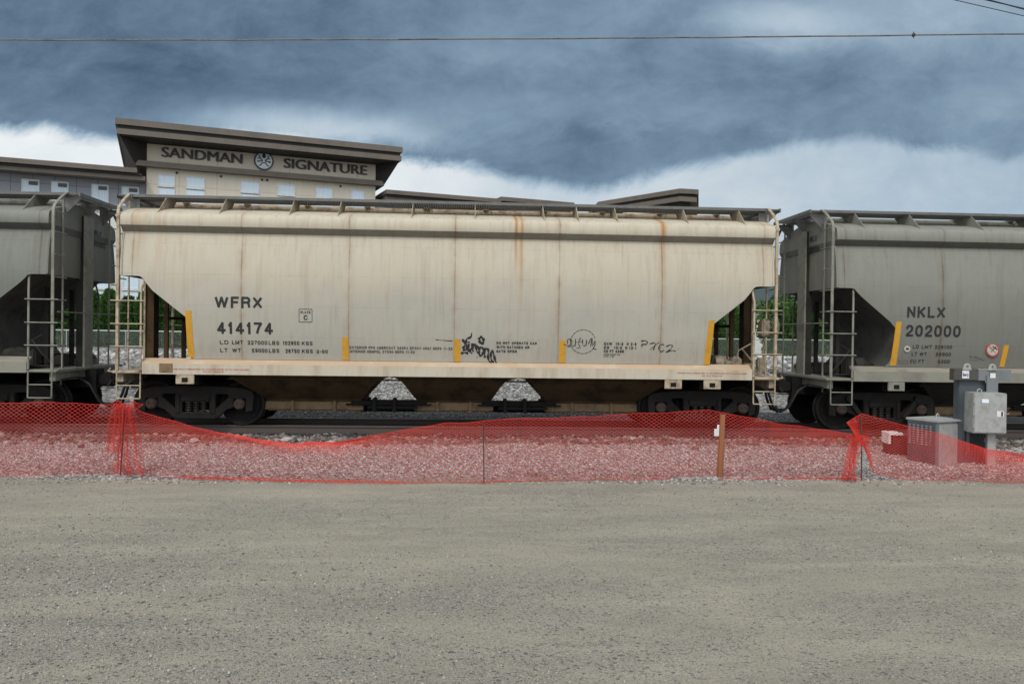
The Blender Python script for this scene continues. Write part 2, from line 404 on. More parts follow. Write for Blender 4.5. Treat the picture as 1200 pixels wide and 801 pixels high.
# ------------------------------------------------------------------ mesh helpers
def tag(o, label=None, cat=None, group=None, kind=None):
    if label: o['label'] = label
    if cat: o['category'] = cat
    if group: o['group'] = group
    if kind: o['kind'] = kind
    return o
def empty(name, loc=(0, 0, 0), rz=0):
    o = bpy.data.objects.new(name, None); col.objects.link(o)
    o.location = loc; o.rotation_euler = (0, 0, rz); o.empty_display_size = .2
    return o
def link(name, me, parent=None, loc=None):
    o = bpy.data.objects.new(name, me); col.objects.link(o)
    if parent: o.parent = parent
    if loc: o.location = loc
    return o
class MB:
    def __init__(s): s.v, s.f, s.m, s.sm = [], [], [], []
    def add(s, vs, fs, mi=0, smooth=False):
        k = len(s.v); s.v += [tuple(p) for p in vs]
        for f in fs: s.f.append([i + k for i in f]); s.m.append(mi); s.sm.append(smooth)
        return s
    def box(s, x0, x1, y0, y1, z0, z1, mi=0):
        x0, x1 = min(x0, x1), max(x0, x1); y0, y1 = min(y0, y1), max(y0, y1); z0, z1 = min(z0, z1), max(z0, z1)
        vs = [(x, y, z) for z in (z0, z1) for y in (y0, y1) for x in (x0, x1)]
        return s.add(vs, [(0, 2, 3, 1), (4, 5, 7, 6), (0, 1, 5, 4), (2, 6, 7, 3), (0, 4, 6, 2), (1, 3, 7, 5)], mi)
    def bbox(s, x0, x1, y0, y1, z0, z1, r=.01, mi=0):
        """box with chamfered edges"""
        bm = bmesh.new(); bmesh.ops.create_cube(bm, size=1)
        for v in bm.verts:
            v.co = Vector(((x0 + x1) / 2 + v.co.x * (x1 - x0), (y0 + y1) / 2 + v.co.y * (y1 - y0), (z0 + z1) / 2 + v.co.z * (z1 - z0)))
        bmesh.ops.bevel(bm, geom=list(bm.edges), offset=r, segments=2, affect='EDGES')
        bm.verts.index_update()
        s.add([v.co[:] for v in bm.verts], [[v.index for v in f.verts] for f in bm.faces], mi); bm.free(); return s
    def tube(s, pts, r, n=8, mi=0, cap=True, smooth=True):
        pts = [Vector(p) for p in pts]; rings = []
        rr = r if isinstance(r, (list, tuple)) else [r] * len(pts)
        up = Vector((0, 0, 1)); prev = None
        for i, p in enumerate(pts):
            if i == 0: t = pts[1] - p
            elif i == len(pts) - 1: t = p - pts[i - 1]
            else: t = (pts[i + 1] - p).normalized() + (p - pts[i - 1]).normalized()
            t.normalize()
            if prev is None:
                a = t.cross(up)
                if a.length < .05: a = t.cross(Vector((1, 0, 0)))
            else: a = prev - t * prev.dot(t)
            a.normalize(); prev = a; b = t.cross(a)
            rings.append([p + (a * math.cos(2 * math.pi * k / n) + b * math.sin(2 * math.pi * k / n)) * rr[i] for k in range(n)])
        vs = [q for rg in rings for q in rg]; fs = []
        for i in range(len(pts) - 1):
            for k in range(n):
                fs.append((i * n + k, i * n + (k + 1) % n, (i + 1) * n + (k + 1) % n, (i + 1) * n + k))
        s.add(vs, fs, mi, smooth)
        if cap:
            s.add(rings[0], [list(range(n))[::-1]], mi); s.add(rings[-1], [list(range(n))], mi)
        return s
    def lathe(s, prof, axis='y', c0=(0, 0, 0), n=24, mi=0, smooth=True):
        """prof: (along axis, radius)"""
        vs = []
        for a, r in prof:
            for k in range(n):
                t = 2 * math.pi * k / n; p, q = r * math.cos(t), r * math.sin(t)
                vs.append({'y': (c0[0] + p, c0[1] + a, c0[2] + q), 'x': (c0[0] + a, c0[1] + p, c0[2] + q), 'z': (c0[0] + p, c0[1] + q, c0[2] + a)}[axis])
        fs = [(i * n + k, i * n + (k + 1) % n, (i + 1) * n + (k + 1) % n, (i + 1) * n + k) for i in range(len(prof) - 1) for k in range(n)]
        return s.add(vs, fs, mi, smooth)
    def loft(s, loops, mi=0, cap=True, smooth=False):
        n = len(loops[0]); vs = [p for l in loops for p in l]
        fs = [(i * n + k, i * n + (k + 1) % n, (i + 1) * n + (k + 1) % n, (i + 1) * n + k) for i in range(len(loops) - 1) for k in range(n)]
        s.add(vs, fs, mi, smooth)
        if cap: s.add(loops[0], [list(range(n))[::-1]], mi); s.add(loops[-1], [list(range(n))], mi)
        return s
    def prism(s, poly, d, mi=0):
        """poly: 3-D points, d: extrusion vector"""
        d = Vector(d); return s.loft([[Vector(p) for p in poly], [Vector(p) + d for p in poly]], mi)
    def mesh(s, name, mats):
        me = bpy.data.meshes.new(name); me.from_pydata([tuple(v) for v in s.v], [], s.f)
        for m in mats: me.materials.append(M_[m] if isinstance(m, str) else m)
        me.polygons.foreach_set('material_index', s.m); me.polygons.foreach_set('use_smooth', s.sm)
        bm = bmesh.new(); bm.from_mesh(me); bmesh.ops.recalc_face_normals(bm, faces=bm.faces); bm.to_mesh(me); bm.free()
        if any(s.sm): me.set_sharp_from_angle(angle=R(32))
        me.update(); return me
    def build(s, name, mats, parent=None, loc=None):
        if isinstance(mats, str): mats = [mats]
        return link(name, s.mesh(name, mats), parent, loc)
def np_mesh(name, V, Fc, mat, smooth=False):
    """V (n,3), Fc (m,k) arrays"""
    me = bpy.data.meshes.new(name); k = Fc.shape[1]
    me.vertices.add(len(V)); me.vertices.foreach_set('co', V.astype(np.float32).ravel())
    me.loops.add(Fc.size); me.loops.foreach_set('vertex_index', Fc.astype(np.int32).ravel())
    me.polygons.add(len(Fc)); me.polygons.foreach_set('loop_start', np.arange(0, Fc.size, k, dtype=np.int32))
    me.materials.append(M_[mat])
    me.update(calc_edges=True); me.validate()
    if smooth: me.polygons.foreach_set('use_smooth', [True] * len(Fc))
    return me
_text_cache = {}
def text_verts(txt, depth=.004, bold=0.0):
    key = (txt, depth, bold)
    if key in _text_cache: return _text_cache[key]
    cu = bpy.data.curves.new('t', 'FONT'); cu.body = txt; cu.size = 1; cu.extrude = depth; cu.resolution_u = 4; cu.offset = bold
    ob = bpy.data.objects.new('t', cu); col.objects.link(ob)
    dg = bpy.context.evaluated_depsgraph_get(); dg.update()
    me = bpy.data.meshes.new_from_object(ob.evaluated_get(dg))
    vs = [v.co.copy() for v in me.vertices]; fs = [list(p.vertices) for p in me.polygons]
    bpy.data.objects.remove(ob); bpy.data.curves.remove(cu); bpy.data.meshes.remove(me)
    _text_cache[key] = (vs, fs); return vs, fs
def put_text(mb, txt, x0, x1, z0, z1, place, bold=0.0, mi=0):
    """fit txt into the x and z range, place(x, z, d) -> 3-D"""
    vs, fs = text_verts(txt, .5, bold)
    ax, bx = min(v.x for v in vs), max(v.x for v in vs); ay, by = 0.0, max(v.y for v in vs)
    mb.add([place(x0 + (v.x - ax) / (bx - ax) * (x1 - x0), z0 + (v.y - ay) / (by - ay) * (z1 - z0), v.z) for v in vs], fs, mi)
def curve2d(outlines, extrude, bevel=0.0):
    """filled 2-D outlines with holes -> verts, faces (x, y, z=thickness)"""
    cu = bpy.data.curves.new('c', 'CURVE'); cu.dimensions = '2D'; cu.fill_mode = 'BOTH'; cu.extrude = extrude; cu.bevel_depth = bevel; cu.bevel_resolution = 1
    for pts in outlines:
        sp = cu.splines.new('POLY'); sp.points.add(len(pts) - 1); sp.use_cyclic_u = True
        for i, p in enumerate(pts): sp.points[i].co = (p[0], p[1], 0, 1)
    ob = bpy.data.objects.new('c', cu); col.objects.link(ob)
    dg = bpy.context.evaluated_depsgraph_get(); dg.update()
    me = bpy.data.meshes.new_from_object(ob.evaluated_get(dg))
    vs = [v.co.copy() for v in me.vertices]; fs = [list(p.vertices) for p in me.polygons]
    bpy.data.objects.remove(ob); bpy.data.curves.remove(cu); bpy.data.meshes.remove(me)
    return vs, fs

# ------------------------------------------------------------------ ground
def fbm(x, y, seed=0, octs=4, base=1.0):
    r_ = np.random.default_rng(seed); out = np.zeros_like(x); a = 1.0
    for o in range(octs):
        for _ in range(3):
            th = r_.uniform(0, 6.28); ph = r_.uniform(0, 6.28); k = base * 2 ** o * r_.uniform(.7, 1.3)
            out += a * np.sin((x * math.cos(th) + y * math.sin(th)) * k + ph) / 3
        a *= .5
    return out
def sstep(a, b, x):
    t = np.clip((x - a) / (b - a), 0, 1); return t * t * (3 - 2 * t)
def gravel_h(x, y):
    x = np.asarray(x, float); y = np.asarray(y, float)
    edge = 11.32 + .14 * fbm(x, y * 0, 3, 4, .9)
    h = -.05 + .075 * sstep(edge - .25, edge + .25, y)
    h = h + .06 * np.exp(-((y - 14.2) / 1.6) ** 2) + .02 * fbm(x, y, 5, 4, 1.7) * sstep(11.3, 12.3, y)
    h = h - .20 * sstep(15.0, 16.6, y)
    h = h + .035 * fbm(x, y, 6, 4, 3.1) * np.exp(-((y - 15.2) / .8) ** 2)
    h = h + (1.12 + .07 * fbm(x, y, 9, 4, .35)) * sstep(23.6, 28.2, y)
    return h
def grid_obj(name, xs, ys, hf, mat, kind='structure'):
    X, Y = np.meshgrid(xs, ys); Z = hf(X, Y)
    V = np.stack([X.ravel(), Y.ravel(), Z.ravel()], 1); nx = len(xs); ny = len(ys)
    i = np.arange((nx) * (ny)).reshape(ny, nx)
    Fc = np.stack([i[:-1, :-1].ravel(), i[:-1, 1:].ravel(), i[1:, 1:].ravel(), i[1:, :-1].ravel()], 1)
    o = link(name, np_mesh(name, V, Fc, mat, True)); o['kind'] = kind; return o
grid_obj('ground', np.linspace(-3000, 3000, 61), np.linspace(-600, 4000, 47), lambda x, y: np.full_like(x, -.5) + 1.15 * sstep(30, 60, y), 'earth')
xs = np.concatenate([np.linspace(-60, -12, 25)[:-1], np.linspace(-12, 14, 261), np.linspace(14, 60, 25)[1:]])
grid_obj('gravel_lot', xs, np.concatenate([np.linspace(-40, 2, 22)[:-1], np.linspace(2, 11.75, 120)]), lambda x, y: .008 * fbm(x * .4, y, 21, 4, 1.2) + .0, 'lot')
grid_obj('gravel_strip', xs, np.linspace(10.9, 14.35, 70), gravel_h, 'gravel')
grid_obj('rubble_strip', xs, np.linspace(14.35, 16.4, 40), gravel_h, 'rubblebed')
grid_obj('track_bed', xs, np.linspace(16.4, 23.5, 40), gravel_h, 'ballast')
grid_obj('rock_bank', np.linspace(-60, 60, 161), np.linspace(23.5, 46.5, 60), gravel_h, 'rockbank')

# scattered stones: one mesh per bed
def stones(name, pos, size, mat, label, flat=.7, low=False):
    t = (1 + 5 ** .5) / 2
    iv = np.array([(-1, t, 0), (1, t, 0), (-1, -t, 0), (1, -t, 0), (0, -1, t), (0, 1, t), (0, -1, -t), (0, 1, -t), (t, 0, -1), (t, 0, 1), (-t, 0, -1), (-t, 0, 1)], float) / math.sqrt(1 + t * t)
    fi = np.array([(0, 11, 5), (0, 5, 1), (0, 1, 7), (0, 7, 10), (0, 10, 11), (1, 5, 9), (5, 11, 4), (11, 10, 2), (10, 7, 6), (7, 1, 8), (3, 9, 4), (3, 4, 2), (3, 2, 6), (3, 6, 8), (3, 8, 9), (4, 9, 5), (2, 4, 11), (6, 2, 10), (8, 6, 7), (9, 8, 1)])
    if low:
        iv = np.array([(1, 0, 0), (-1, 0, 0), (0, 1, 0), (0, -1, 0), (0, 0, 1), (0, 0, -1)], float)
        fi = np.array([(0, 2, 4), (2, 1, 4), (1, 3, 4), (3, 0, 4), (2, 0, 5), (1, 2, 5), (3, 1, 5), (0, 3, 5)])
    nv = len(iv); n = len(pos)
    P = iv[None] * rng.uniform(.65, 1.25, (n, nv, 1))
    P = P * (rng.uniform(.6, 1.3, (n, 1, 3)) * np.array([1, 1, flat]))
    a = rng.uniform(0, 6.28, n); ca, sa = np.cos(a), np.sin(a)
    X = P[..., 0] * ca[:, None] - P[..., 1] * sa[:, None]; Y = P[..., 0] * sa[:, None] + P[..., 1] * ca[:, None]
    P = np.stack([X, Y, P[..., 2]], -1) * size[:, None, None] + pos[:, None, :]
    Fc = (fi[None] + (np.arange(n) * nv)[:, None, None]).reshape(-1, 3)
    o = link(name, np_mesh(name, P.reshape(-1, 3), Fc, mat)); tag(o, label, 'stones', kind='stuff'); return o
def scatter(n, x0, x1, y0, y1, s0, s1, hf, power=2.2):
    y = rng.uniform(y0, y1, n); k = (y / y1)
    x = rng.uniform(x0, x1, n) * (.55 + .45 * k) if x0 < 0 else rng.uniform(x0, x1, n)
    sz = s0 + (s1 - s0) * rng.uniform(0, 1, n) ** power
    return np.stack([x, y, hf(x, y) + sz * .25], 1), sz
p_, s_ = scatter(54000, -9.5, 11, 10.9, 14.9, .008, .021, gravel_h, 1.6); p_[:, 2] = np.maximum(p_[:, 2], s_ * .2 + .008 * fbm(p_[:, 0] * .4, p_[:, 1], 21, 4, 1.2)); keep = (p_[:, 1] < 14.25 + .22 * fbm(p_[:, 0], p_[:, 1], 77, 3, 1.3) + .3 * rng.uniform(-1, 1, len(p_))) & (p_[:, 1] > 11.5 + .14 * fbm(p_[:, 0], p_[:, 1] * 0, 3, 4, .9) - .75 * rng.uniform(0, 1, len(p_)) ** 2.5)
stones('crushed_gravel', p_[keep], s_[keep], 'gravel_stone', 'pale pinkish crushed gravel covering the strip behind the orange net')
n_ = 9000
y_ = rng.normal(15.3, .55, n_); x_ = rng.uniform(-11.5, 13, n_); sz_ = .014 + .06 * rng.uniform(0, 1, n_) ** 4
stones('rubble', np.stack([x_, y_, gravel_h(x_, y_) + sz_ * .25], 1), sz_, 'rubble_stone', 'brown and pale rubble along the far edge of the gravel strip')
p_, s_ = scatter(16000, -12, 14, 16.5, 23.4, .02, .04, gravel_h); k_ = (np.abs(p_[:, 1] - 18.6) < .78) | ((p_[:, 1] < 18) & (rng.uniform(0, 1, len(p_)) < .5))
stones('shaded_ballast', p_[k_], s_[k_], 'shaded_stone', 'dirty shadow blackened stones between the rails under the train'); p_, s_ = p_[~k_], s_[~k_]
stones('ballast_stones', p_, s_, 'ballast_stone', 'grey ballast stones around the ties and rails')
n_ = 26000; x_ = np.concatenate([rng.uniform(-26, 28, n_ // 2), rng.uniform(-5, 7, n_ - n_ // 2)]); y_ = np.concatenate([rng.uniform(23.6, 43, n_ // 2), rng.uniform(23.4, 28.5, n_ - n_ // 2)]); sz_ = np.where((y_ < 28.5) & (np.abs(x_ - 1) < 6.5), .028 + .03 * rng.uniform(0, 1, n_) ** 2, .035 + .12 * rng.uniform(0, 1, n_) ** 4)
stones('crushed_rock', np.stack([x_, y_, gravel_h(x_, y_) + sz_ * .2], 1), sz_, 'bank_stone', 'light grey crushed rock on the bank beyond the train')
n_ = 70000; y_ = 3.8 + 7.5 * rng.uniform(0, 1, n_) ** 1.25; x_ = rng.uniform(-.66, .78, n_) * y_
dens = fbm(x_ * .45, y_ * .9, 31, 4, 1.1) + .35 * (6.8 - y_) / 3; k_ = (dens + rng.uniform(-.7, .7, n_)) > .15
sz_ = (.003 + .011 * rng.uniform(0, 1, n_) ** 3.0)
stones('loose_pebbles', np.stack([x_, y_, sz_ * .15 + .008 * fbm(x_ * .4, y_, 21, 4, 1.2)], 1)[k_], sz_[k_], 'pebble', 'small loose grey pebbles on the packed gravel lot', .75, True)

# ------------------------------------------------------------------ track
YC = 18.6
def rail_mesh():
    prof = [(-.075, 0), (.075, 0), (.075, .012), (.010, .035), (.010, .125), (.036, .135), (.036, .165), (.030, .171), (-.030, .171), (-.036, .165), (-.036, .135), (-.010, .125), (-.010, .035), (-.075, .012)]
    mb = MB(); mb.loft([[(x, p[0], p[1]) for p in prof] for x in (-60, 60)], 0)
    for i, f in enumerate(mb.f):
        if len(f) == 4 and all(mb.v[k][2] > .16 for k in f): mb.m[i] = 1
    return mb.mesh('rail', ['rail', 'rail_top'])
rm = rail_mesh()
for yy, lb in ((YC - .755, 'near rail of the track, in front of the wagon wheels'), (YC + .755, 'far rail of the track, on the far side under the wagons')):
    tag(link('rail', rm, None, (0, yy, -.171)), lb, 'rail', 'rails of the track')
tie_me = MB().bbox(-.115, .115, -1.3, 1.3, -.17, 0, .012).mesh('railway_tie', ['tie'])
for i in range(58):
    o = link('railway_tie', tie_me, None, (-15 + i * .56 + rng.uniform(-.02, .02), YC + rng.uniform(-.03, .03), -.176)); o.rotation_euler = (0, 0, rng.uniform(-.02, .02))
    tag(o, 'dark creosoted timber tie under the rails', 'railway tie', 'timber ties under the train')

# ------------------------------------------------------------------ hopper cars
HX, HXS = 6.57, 6.20           # half length of body, of side sill
def side_y(z):                  # distance of the side sheet from the centre line (positive)
    return 1.6 - .025 - (.0567 if z < 3.0 else .138) * (z - 3.0) ** 2
def xe(z, grey):
    if grey: P = [(1.40, 5.46), (1.5, 5.36), (1.7, 5.30), (2.2, 5.27), (2.3, 5.34), (2.83, 6.0), (2.95, 6.13), (3.03, 6.2), (3.048, 6.26), (3.05, 6.57), (5, 6.57)]
    else: P = [(1.40, 5.26), (2.1, 5.30), (2.23, 5.36), (2.76, 6.02), (2.93, 6.16), (3.0, 6.2), (3.04, 6.26), (3.048, 6.33), (3.05, 6.57), (5, 6.57)]
    return float(np.interp(z, [p[0] for p in P], [p[1] for p in P]))
def on_side(x, z, d): return (x, -(side_y(z) + .004 + d * .004), z)

CACHE = {}
def cached(key, fn):
    if key not in CACHE: CACHE[key] = fn()
    return CACHE[key]

def wheel_me():
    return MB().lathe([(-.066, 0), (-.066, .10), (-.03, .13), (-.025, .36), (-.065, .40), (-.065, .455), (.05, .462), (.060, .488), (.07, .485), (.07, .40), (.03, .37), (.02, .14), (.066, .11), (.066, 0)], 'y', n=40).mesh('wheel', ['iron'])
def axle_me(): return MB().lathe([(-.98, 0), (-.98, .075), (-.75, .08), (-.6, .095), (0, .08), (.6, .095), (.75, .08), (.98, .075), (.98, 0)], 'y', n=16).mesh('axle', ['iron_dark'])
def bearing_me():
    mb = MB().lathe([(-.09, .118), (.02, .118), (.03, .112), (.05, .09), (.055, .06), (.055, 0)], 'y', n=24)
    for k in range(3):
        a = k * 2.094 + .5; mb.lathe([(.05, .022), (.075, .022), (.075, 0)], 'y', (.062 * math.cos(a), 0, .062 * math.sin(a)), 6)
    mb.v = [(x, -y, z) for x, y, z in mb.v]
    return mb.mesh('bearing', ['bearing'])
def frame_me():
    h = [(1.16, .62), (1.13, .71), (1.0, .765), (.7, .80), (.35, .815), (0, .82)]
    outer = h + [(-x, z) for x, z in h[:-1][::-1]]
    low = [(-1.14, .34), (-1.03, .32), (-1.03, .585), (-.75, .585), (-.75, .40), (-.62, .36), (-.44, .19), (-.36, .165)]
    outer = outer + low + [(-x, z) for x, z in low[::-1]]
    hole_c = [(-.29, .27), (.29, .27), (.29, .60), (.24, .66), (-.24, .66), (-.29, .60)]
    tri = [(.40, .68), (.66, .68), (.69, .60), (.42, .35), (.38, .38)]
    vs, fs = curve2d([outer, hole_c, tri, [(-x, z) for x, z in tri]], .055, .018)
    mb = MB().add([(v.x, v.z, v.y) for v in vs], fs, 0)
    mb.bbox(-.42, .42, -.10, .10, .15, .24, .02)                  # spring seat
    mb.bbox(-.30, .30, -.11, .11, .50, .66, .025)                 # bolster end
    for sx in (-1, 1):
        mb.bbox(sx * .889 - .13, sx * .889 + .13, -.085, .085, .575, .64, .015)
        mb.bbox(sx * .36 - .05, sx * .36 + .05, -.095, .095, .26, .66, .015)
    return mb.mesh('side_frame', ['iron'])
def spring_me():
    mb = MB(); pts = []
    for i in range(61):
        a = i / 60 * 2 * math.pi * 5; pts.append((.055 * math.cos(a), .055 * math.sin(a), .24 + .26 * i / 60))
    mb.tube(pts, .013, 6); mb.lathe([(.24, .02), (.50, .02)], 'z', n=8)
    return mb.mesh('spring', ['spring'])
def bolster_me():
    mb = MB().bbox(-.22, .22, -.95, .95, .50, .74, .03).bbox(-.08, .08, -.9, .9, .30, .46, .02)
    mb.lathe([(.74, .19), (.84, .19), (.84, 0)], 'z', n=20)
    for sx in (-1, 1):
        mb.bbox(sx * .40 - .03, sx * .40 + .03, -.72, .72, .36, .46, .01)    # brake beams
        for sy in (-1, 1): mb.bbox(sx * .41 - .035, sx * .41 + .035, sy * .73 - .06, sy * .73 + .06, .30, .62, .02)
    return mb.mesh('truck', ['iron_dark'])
def make_truck(parent, x, bracket=False):
    t = link('truck', cached('bolster', bolster_me), parent, (x, 0, 0))
    for sx in (-1, 1):
        a = link('axle', cached('axle', axle_me), t, (sx * .889, 0, .46))
        for sy in (-1, 1):
            w = link('wheel', cached('wheel', wheel_me), t, (sx * .889, sy * .755, .46))
            if sy > 0: w.rotation_euler = (0, 0, math.pi)
            b = link('bearing', cached('bearing', bearing_me), t, (sx * .889, sy * 1.07, .46))
            if sy > 0: b.rotation_euler = (0, 0, math.pi)
    for sy in (-1, 1):
        link('side_frame', cached('frame', frame_me), t, (0, sy * 1.0, 0))
        for sx in (-1, 0, 1): link('spring', cached('spring', spring_me), t, (sx * .15, sy * 1.03, 0))
    if bracket:      # diagonal brake levers seen on the grey car
        for sx in (-1, 1):
            mb = MB(); mb.prism([(sx * .72, -1.12, .72), (sx * .80, -1.12, .66), (sx * .50, -1.12, .28), (sx * .42, -1.12, .32)], (0, -.03, 0))
            mb.lathe([(-.05, 0), (-.05, .07), (.02, .07)], 'y', (sx * .76, -1.12, .70), 16)
            mb.build('brake_lever', 'iron', t)

def make_car(name, cx, grey, paint, label, sfx):
    HX = 6.60 if grey else 6.65
    root = empty(name, (cx, YC, 0)); tag(root, label, 'hopper car', 'covered hopper cars of the freight train')
    sill, ledge, metal, under = [('grey_' if grey else 'tan_') + k for k in ('sill', 'ledge', 'metal', 'under')]
    # --- body: loft of rectangles from the sill up, then the roof
    mb = MB(); loops = []
    zs = [1.40, 1.5, 1.6, 1.7, 1.8, 1.9, 2.0, 2.1, 2.17, 2.23, 2.35, 2.5, 2.65, 2.76, 2.86, 2.93, 2.98, 3.01, 3.03, 3.04, 3.048, 3.05, 3.12, 3.2, 3.3, 3.4, 3.5, 3.6, 3.7, 3.8, 3.88, 3.95]
    cols_ = 13
    def loop(z, X, Y):
        l = [(-X + 2 * X * k / (cols_ - 1), -Y, z) for k in range(cols_)]
        return l + [(X - 2 * X * k / (cols_ - 1), Y, z) for k in range(cols_)]
    for z in zs: loops.append(loop(z, xe(z, grey) + ((HX - .02 - 6.57) if z > 3.049 else 0), side_y(z)))
    mb.loft(loops, 0)
    n = 2 * cols_; k0 = 0
    mb.sm = [True] * len(mb.sm)
    for i, f in enumerate(mb.f):
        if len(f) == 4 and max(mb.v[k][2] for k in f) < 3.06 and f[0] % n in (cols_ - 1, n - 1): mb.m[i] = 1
    # overlapping rows make the horizontal under-lip; roof
    X = HX
    L = []
    for z, Y in ((3.935, 1.45), (4.055, 1.595), (4.065, 1.60), (4.25, 1.585), (4.30, 1.55), (4.36, 1.42), (4.42, 1.22), (4.50, .85), (4.56, .5), (4.575, .30)):
        L.append([(-X, -Y, z), (X, -Y, z), (X, Y, z), (-X, Y, z)])
    mb.loft(L, 0)
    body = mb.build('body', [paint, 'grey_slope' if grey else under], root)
    # lip edge strip under the top band is in the body; side end angle irons
    for sx in (-1, 1):
        for sy in (-1, 1):
            e = MB(); pts = [(sx * (HX - .02), sy * (side_y(z) + .012), z) for z in (3.06, 3.3, 3.6, 3.93)]
            e.tube(pts, .022, 6)
            e.build('corner_moulding', paint, body)
    # --- three hoppers under the sill
    prof3 = [(1.40, 1.42), (1.15, 1.36), (1.07, 1.33), (1.04, 1.31), (.98, 1.26), (.85, 1.12), (.70, .92), (.55, .72), (.50, .70)]
    def hx(z, a):  # (left,right) pairs per hopper
        T = {0: ([(1.40, -5.0), (1.07, -4.6), (.55, -3.95), (.5, -3.95)], [(1.40, -1.30), (1.07, -1.31), (1.04, -1.45), (.98, -1.57), (.85, -1.70), (.55, -1.96), (.5, -1.96)]),
             1: ([(1.40, -1.29), (1.07, -1.30), (1.04, -1.18), (.98, -1.08), (.85, -.99), (.55, -.79), (.5, -.79)], [(1.40, 1.34), (1.07, 1.34), (1.04, 1.19), (.98, 1.07), (.85, .97), (.55, .80), (.5, .80)]),
             2: ([(1.40, 1.35), (1.07, 1.36), (1.04, 1.52), (.98, 1.62), (.85, 1.72), (.55, 2.0), (.5, 2.0)], [(1.40, 5.0), (1.07, 4.6), (.55, 3.95), (.5, 3.95)])}[a]
        return [float(np.interp(z, [p[0] for p in t[::-1]], [p[1] for p in t[::-1]])) for t in T]
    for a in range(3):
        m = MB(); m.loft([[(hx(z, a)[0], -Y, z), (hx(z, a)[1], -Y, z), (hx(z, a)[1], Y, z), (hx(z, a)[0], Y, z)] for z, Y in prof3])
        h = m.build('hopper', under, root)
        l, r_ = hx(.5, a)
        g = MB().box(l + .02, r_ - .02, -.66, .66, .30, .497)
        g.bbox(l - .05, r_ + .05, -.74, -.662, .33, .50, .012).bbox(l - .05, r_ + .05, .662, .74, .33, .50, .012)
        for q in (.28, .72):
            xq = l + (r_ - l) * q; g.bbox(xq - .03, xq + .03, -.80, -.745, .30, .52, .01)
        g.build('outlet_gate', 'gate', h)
    # gate operating shafts and discharge tubes between hoppers
    for xq in (-1.37, 1.40):
        m = MB().bbox(xq - .80, xq + .80, -.80, -.40, .455, .535, .02)
        m.bbox(xq - .45, xq + .60, -.86, -.803, .37, .43, .01)
        for d in (-.30, .12): m.bbox(xq + d - .04, xq + d + .04, -.90, -.60, .30, .60, .015)
        m.tube([(xq - .9, -.83, .46), (xq + .9, -.83, .46)], .02, 8)
        m.bbox(xq - .86, xq + .86, -.3, .3, .26, .45, .02)
        m.build('gate_linkage', 'iron_dark', root)
    # --- side sills with sloping top ledge
    for sy in (-1, 1):
        m = MB(); w = side_y(1.4)
        def pts(X, o=0): return [(X, sy * 1.60, 1.095), (X, sy * 1.60, 1.305), (X, sy * (w - .04), 1.41), (X, sy * (w - .04), 1.37), (X, sy * 1.57, 1.28), (X, sy * 1.57, 1.11), (X, sy * 1.45, 1.11), (X, sy * 1.45, 1.095)]
        m.loft([pts(-HXS), pts(HXS)])
        for i, f in enumerate(m.f):
            if len(f) == 4 and {round(m.v[k][2], 3) for k in f} == {1.305, 1.41}: m.m[i] = 1
        m.build('side_sill', [sill, ledge], root)
    if not grey:
        MB().bbox(-5.86, -5.60, -1.612, -1.598, 1.13, 1.31, .004).build('rusty_plate', 'gate', root)
    # --- shear plates, stub centre sills, end platforms
    for sx in (-1, 1):
        m = MB().box(sx * 4.6, sx * 6.24, -1.44, 1.44, 1.12, 1.145)
        m.box(sx * 4.3, sx * 6.95, -.20, .20, .72, 1.118)
        m.box(sx * 5.31 - .16, sx * 5.31 + .16, -1.4, 1.4, .88, 1.118)
        m.build('underframe', 'iron_dark', root)
        m = MB().bbox(sx * 6.25, sx * 6.78, -1.60, 1.60, 1.10, 1.16, .01) if sx > 0 else MB().bbox(-6.78, -6.25, -1.60, 1.60, 1.10, 1.16, .01)
        m.box(sx * 6.60, sx * 6.72, -1.5, 1.5, .93, 1.095)
        m.build('end_platform', metal, root)
        # draft gear and coupler
        m = MB().bbox(min(sx * 6.9, sx * 7.08), max(sx * 6.9, sx * 7.08), -.11, .11, .78, .98, .02)
        m.bbox(min(sx * 7.0, sx * 7.30), max(sx * 7.0, sx * 7.30), -.17, .13, .74, 1.04, .05)
        m.prism([(sx * 6.95, .13, .78), (sx * 7.28, .22, .78), (sx * 7.34, .10, .78), (sx * 7.2, .06, .78)], (0, 0, .22))
        m.tube([(sx * 6.95, -.3, .85), (sx * 7.0, -.32, .6), (sx * 7.12, -.25, .38), (sx * 7.25, -.1, .36), (sx * 7.33, 0, .42)], .028, 8, 0)
        m.tube([(sx * 6.8, -.25, .93), (sx * 6.85, -.9, .98), (sx * 6.82, -1.5, .96), (sx * 6.86, -1.58, .85)], .018, 6)
        m.build('coupler', 'iron', root)
        # centre post, two channels against the end wall
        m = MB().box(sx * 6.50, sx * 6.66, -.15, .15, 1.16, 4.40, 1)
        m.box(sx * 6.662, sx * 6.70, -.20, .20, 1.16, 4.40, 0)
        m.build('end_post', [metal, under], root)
        m = MB()
        for yy in (-.55, .55): m.box(sx * 6.05, sx * 6.13, yy - .04, yy + .04, 1.145, 2.84)
        m.box(sx * 6.06, sx * 6.12, -.51, .51, 2.2, 2.26)
        m.build('end_brace', under, root)
        # handrail across the end
        m = MB().tube([(sx * 6.74, -1.5, 2.31), (sx * 6.74, 1.5, 2.31)], .013, 6); m.tube([(sx * 6.74, -1.5, 1.62), (sx * 6.74, -1.05, 1.62)], .013, 6)
        m.build('handrail', metal, root)
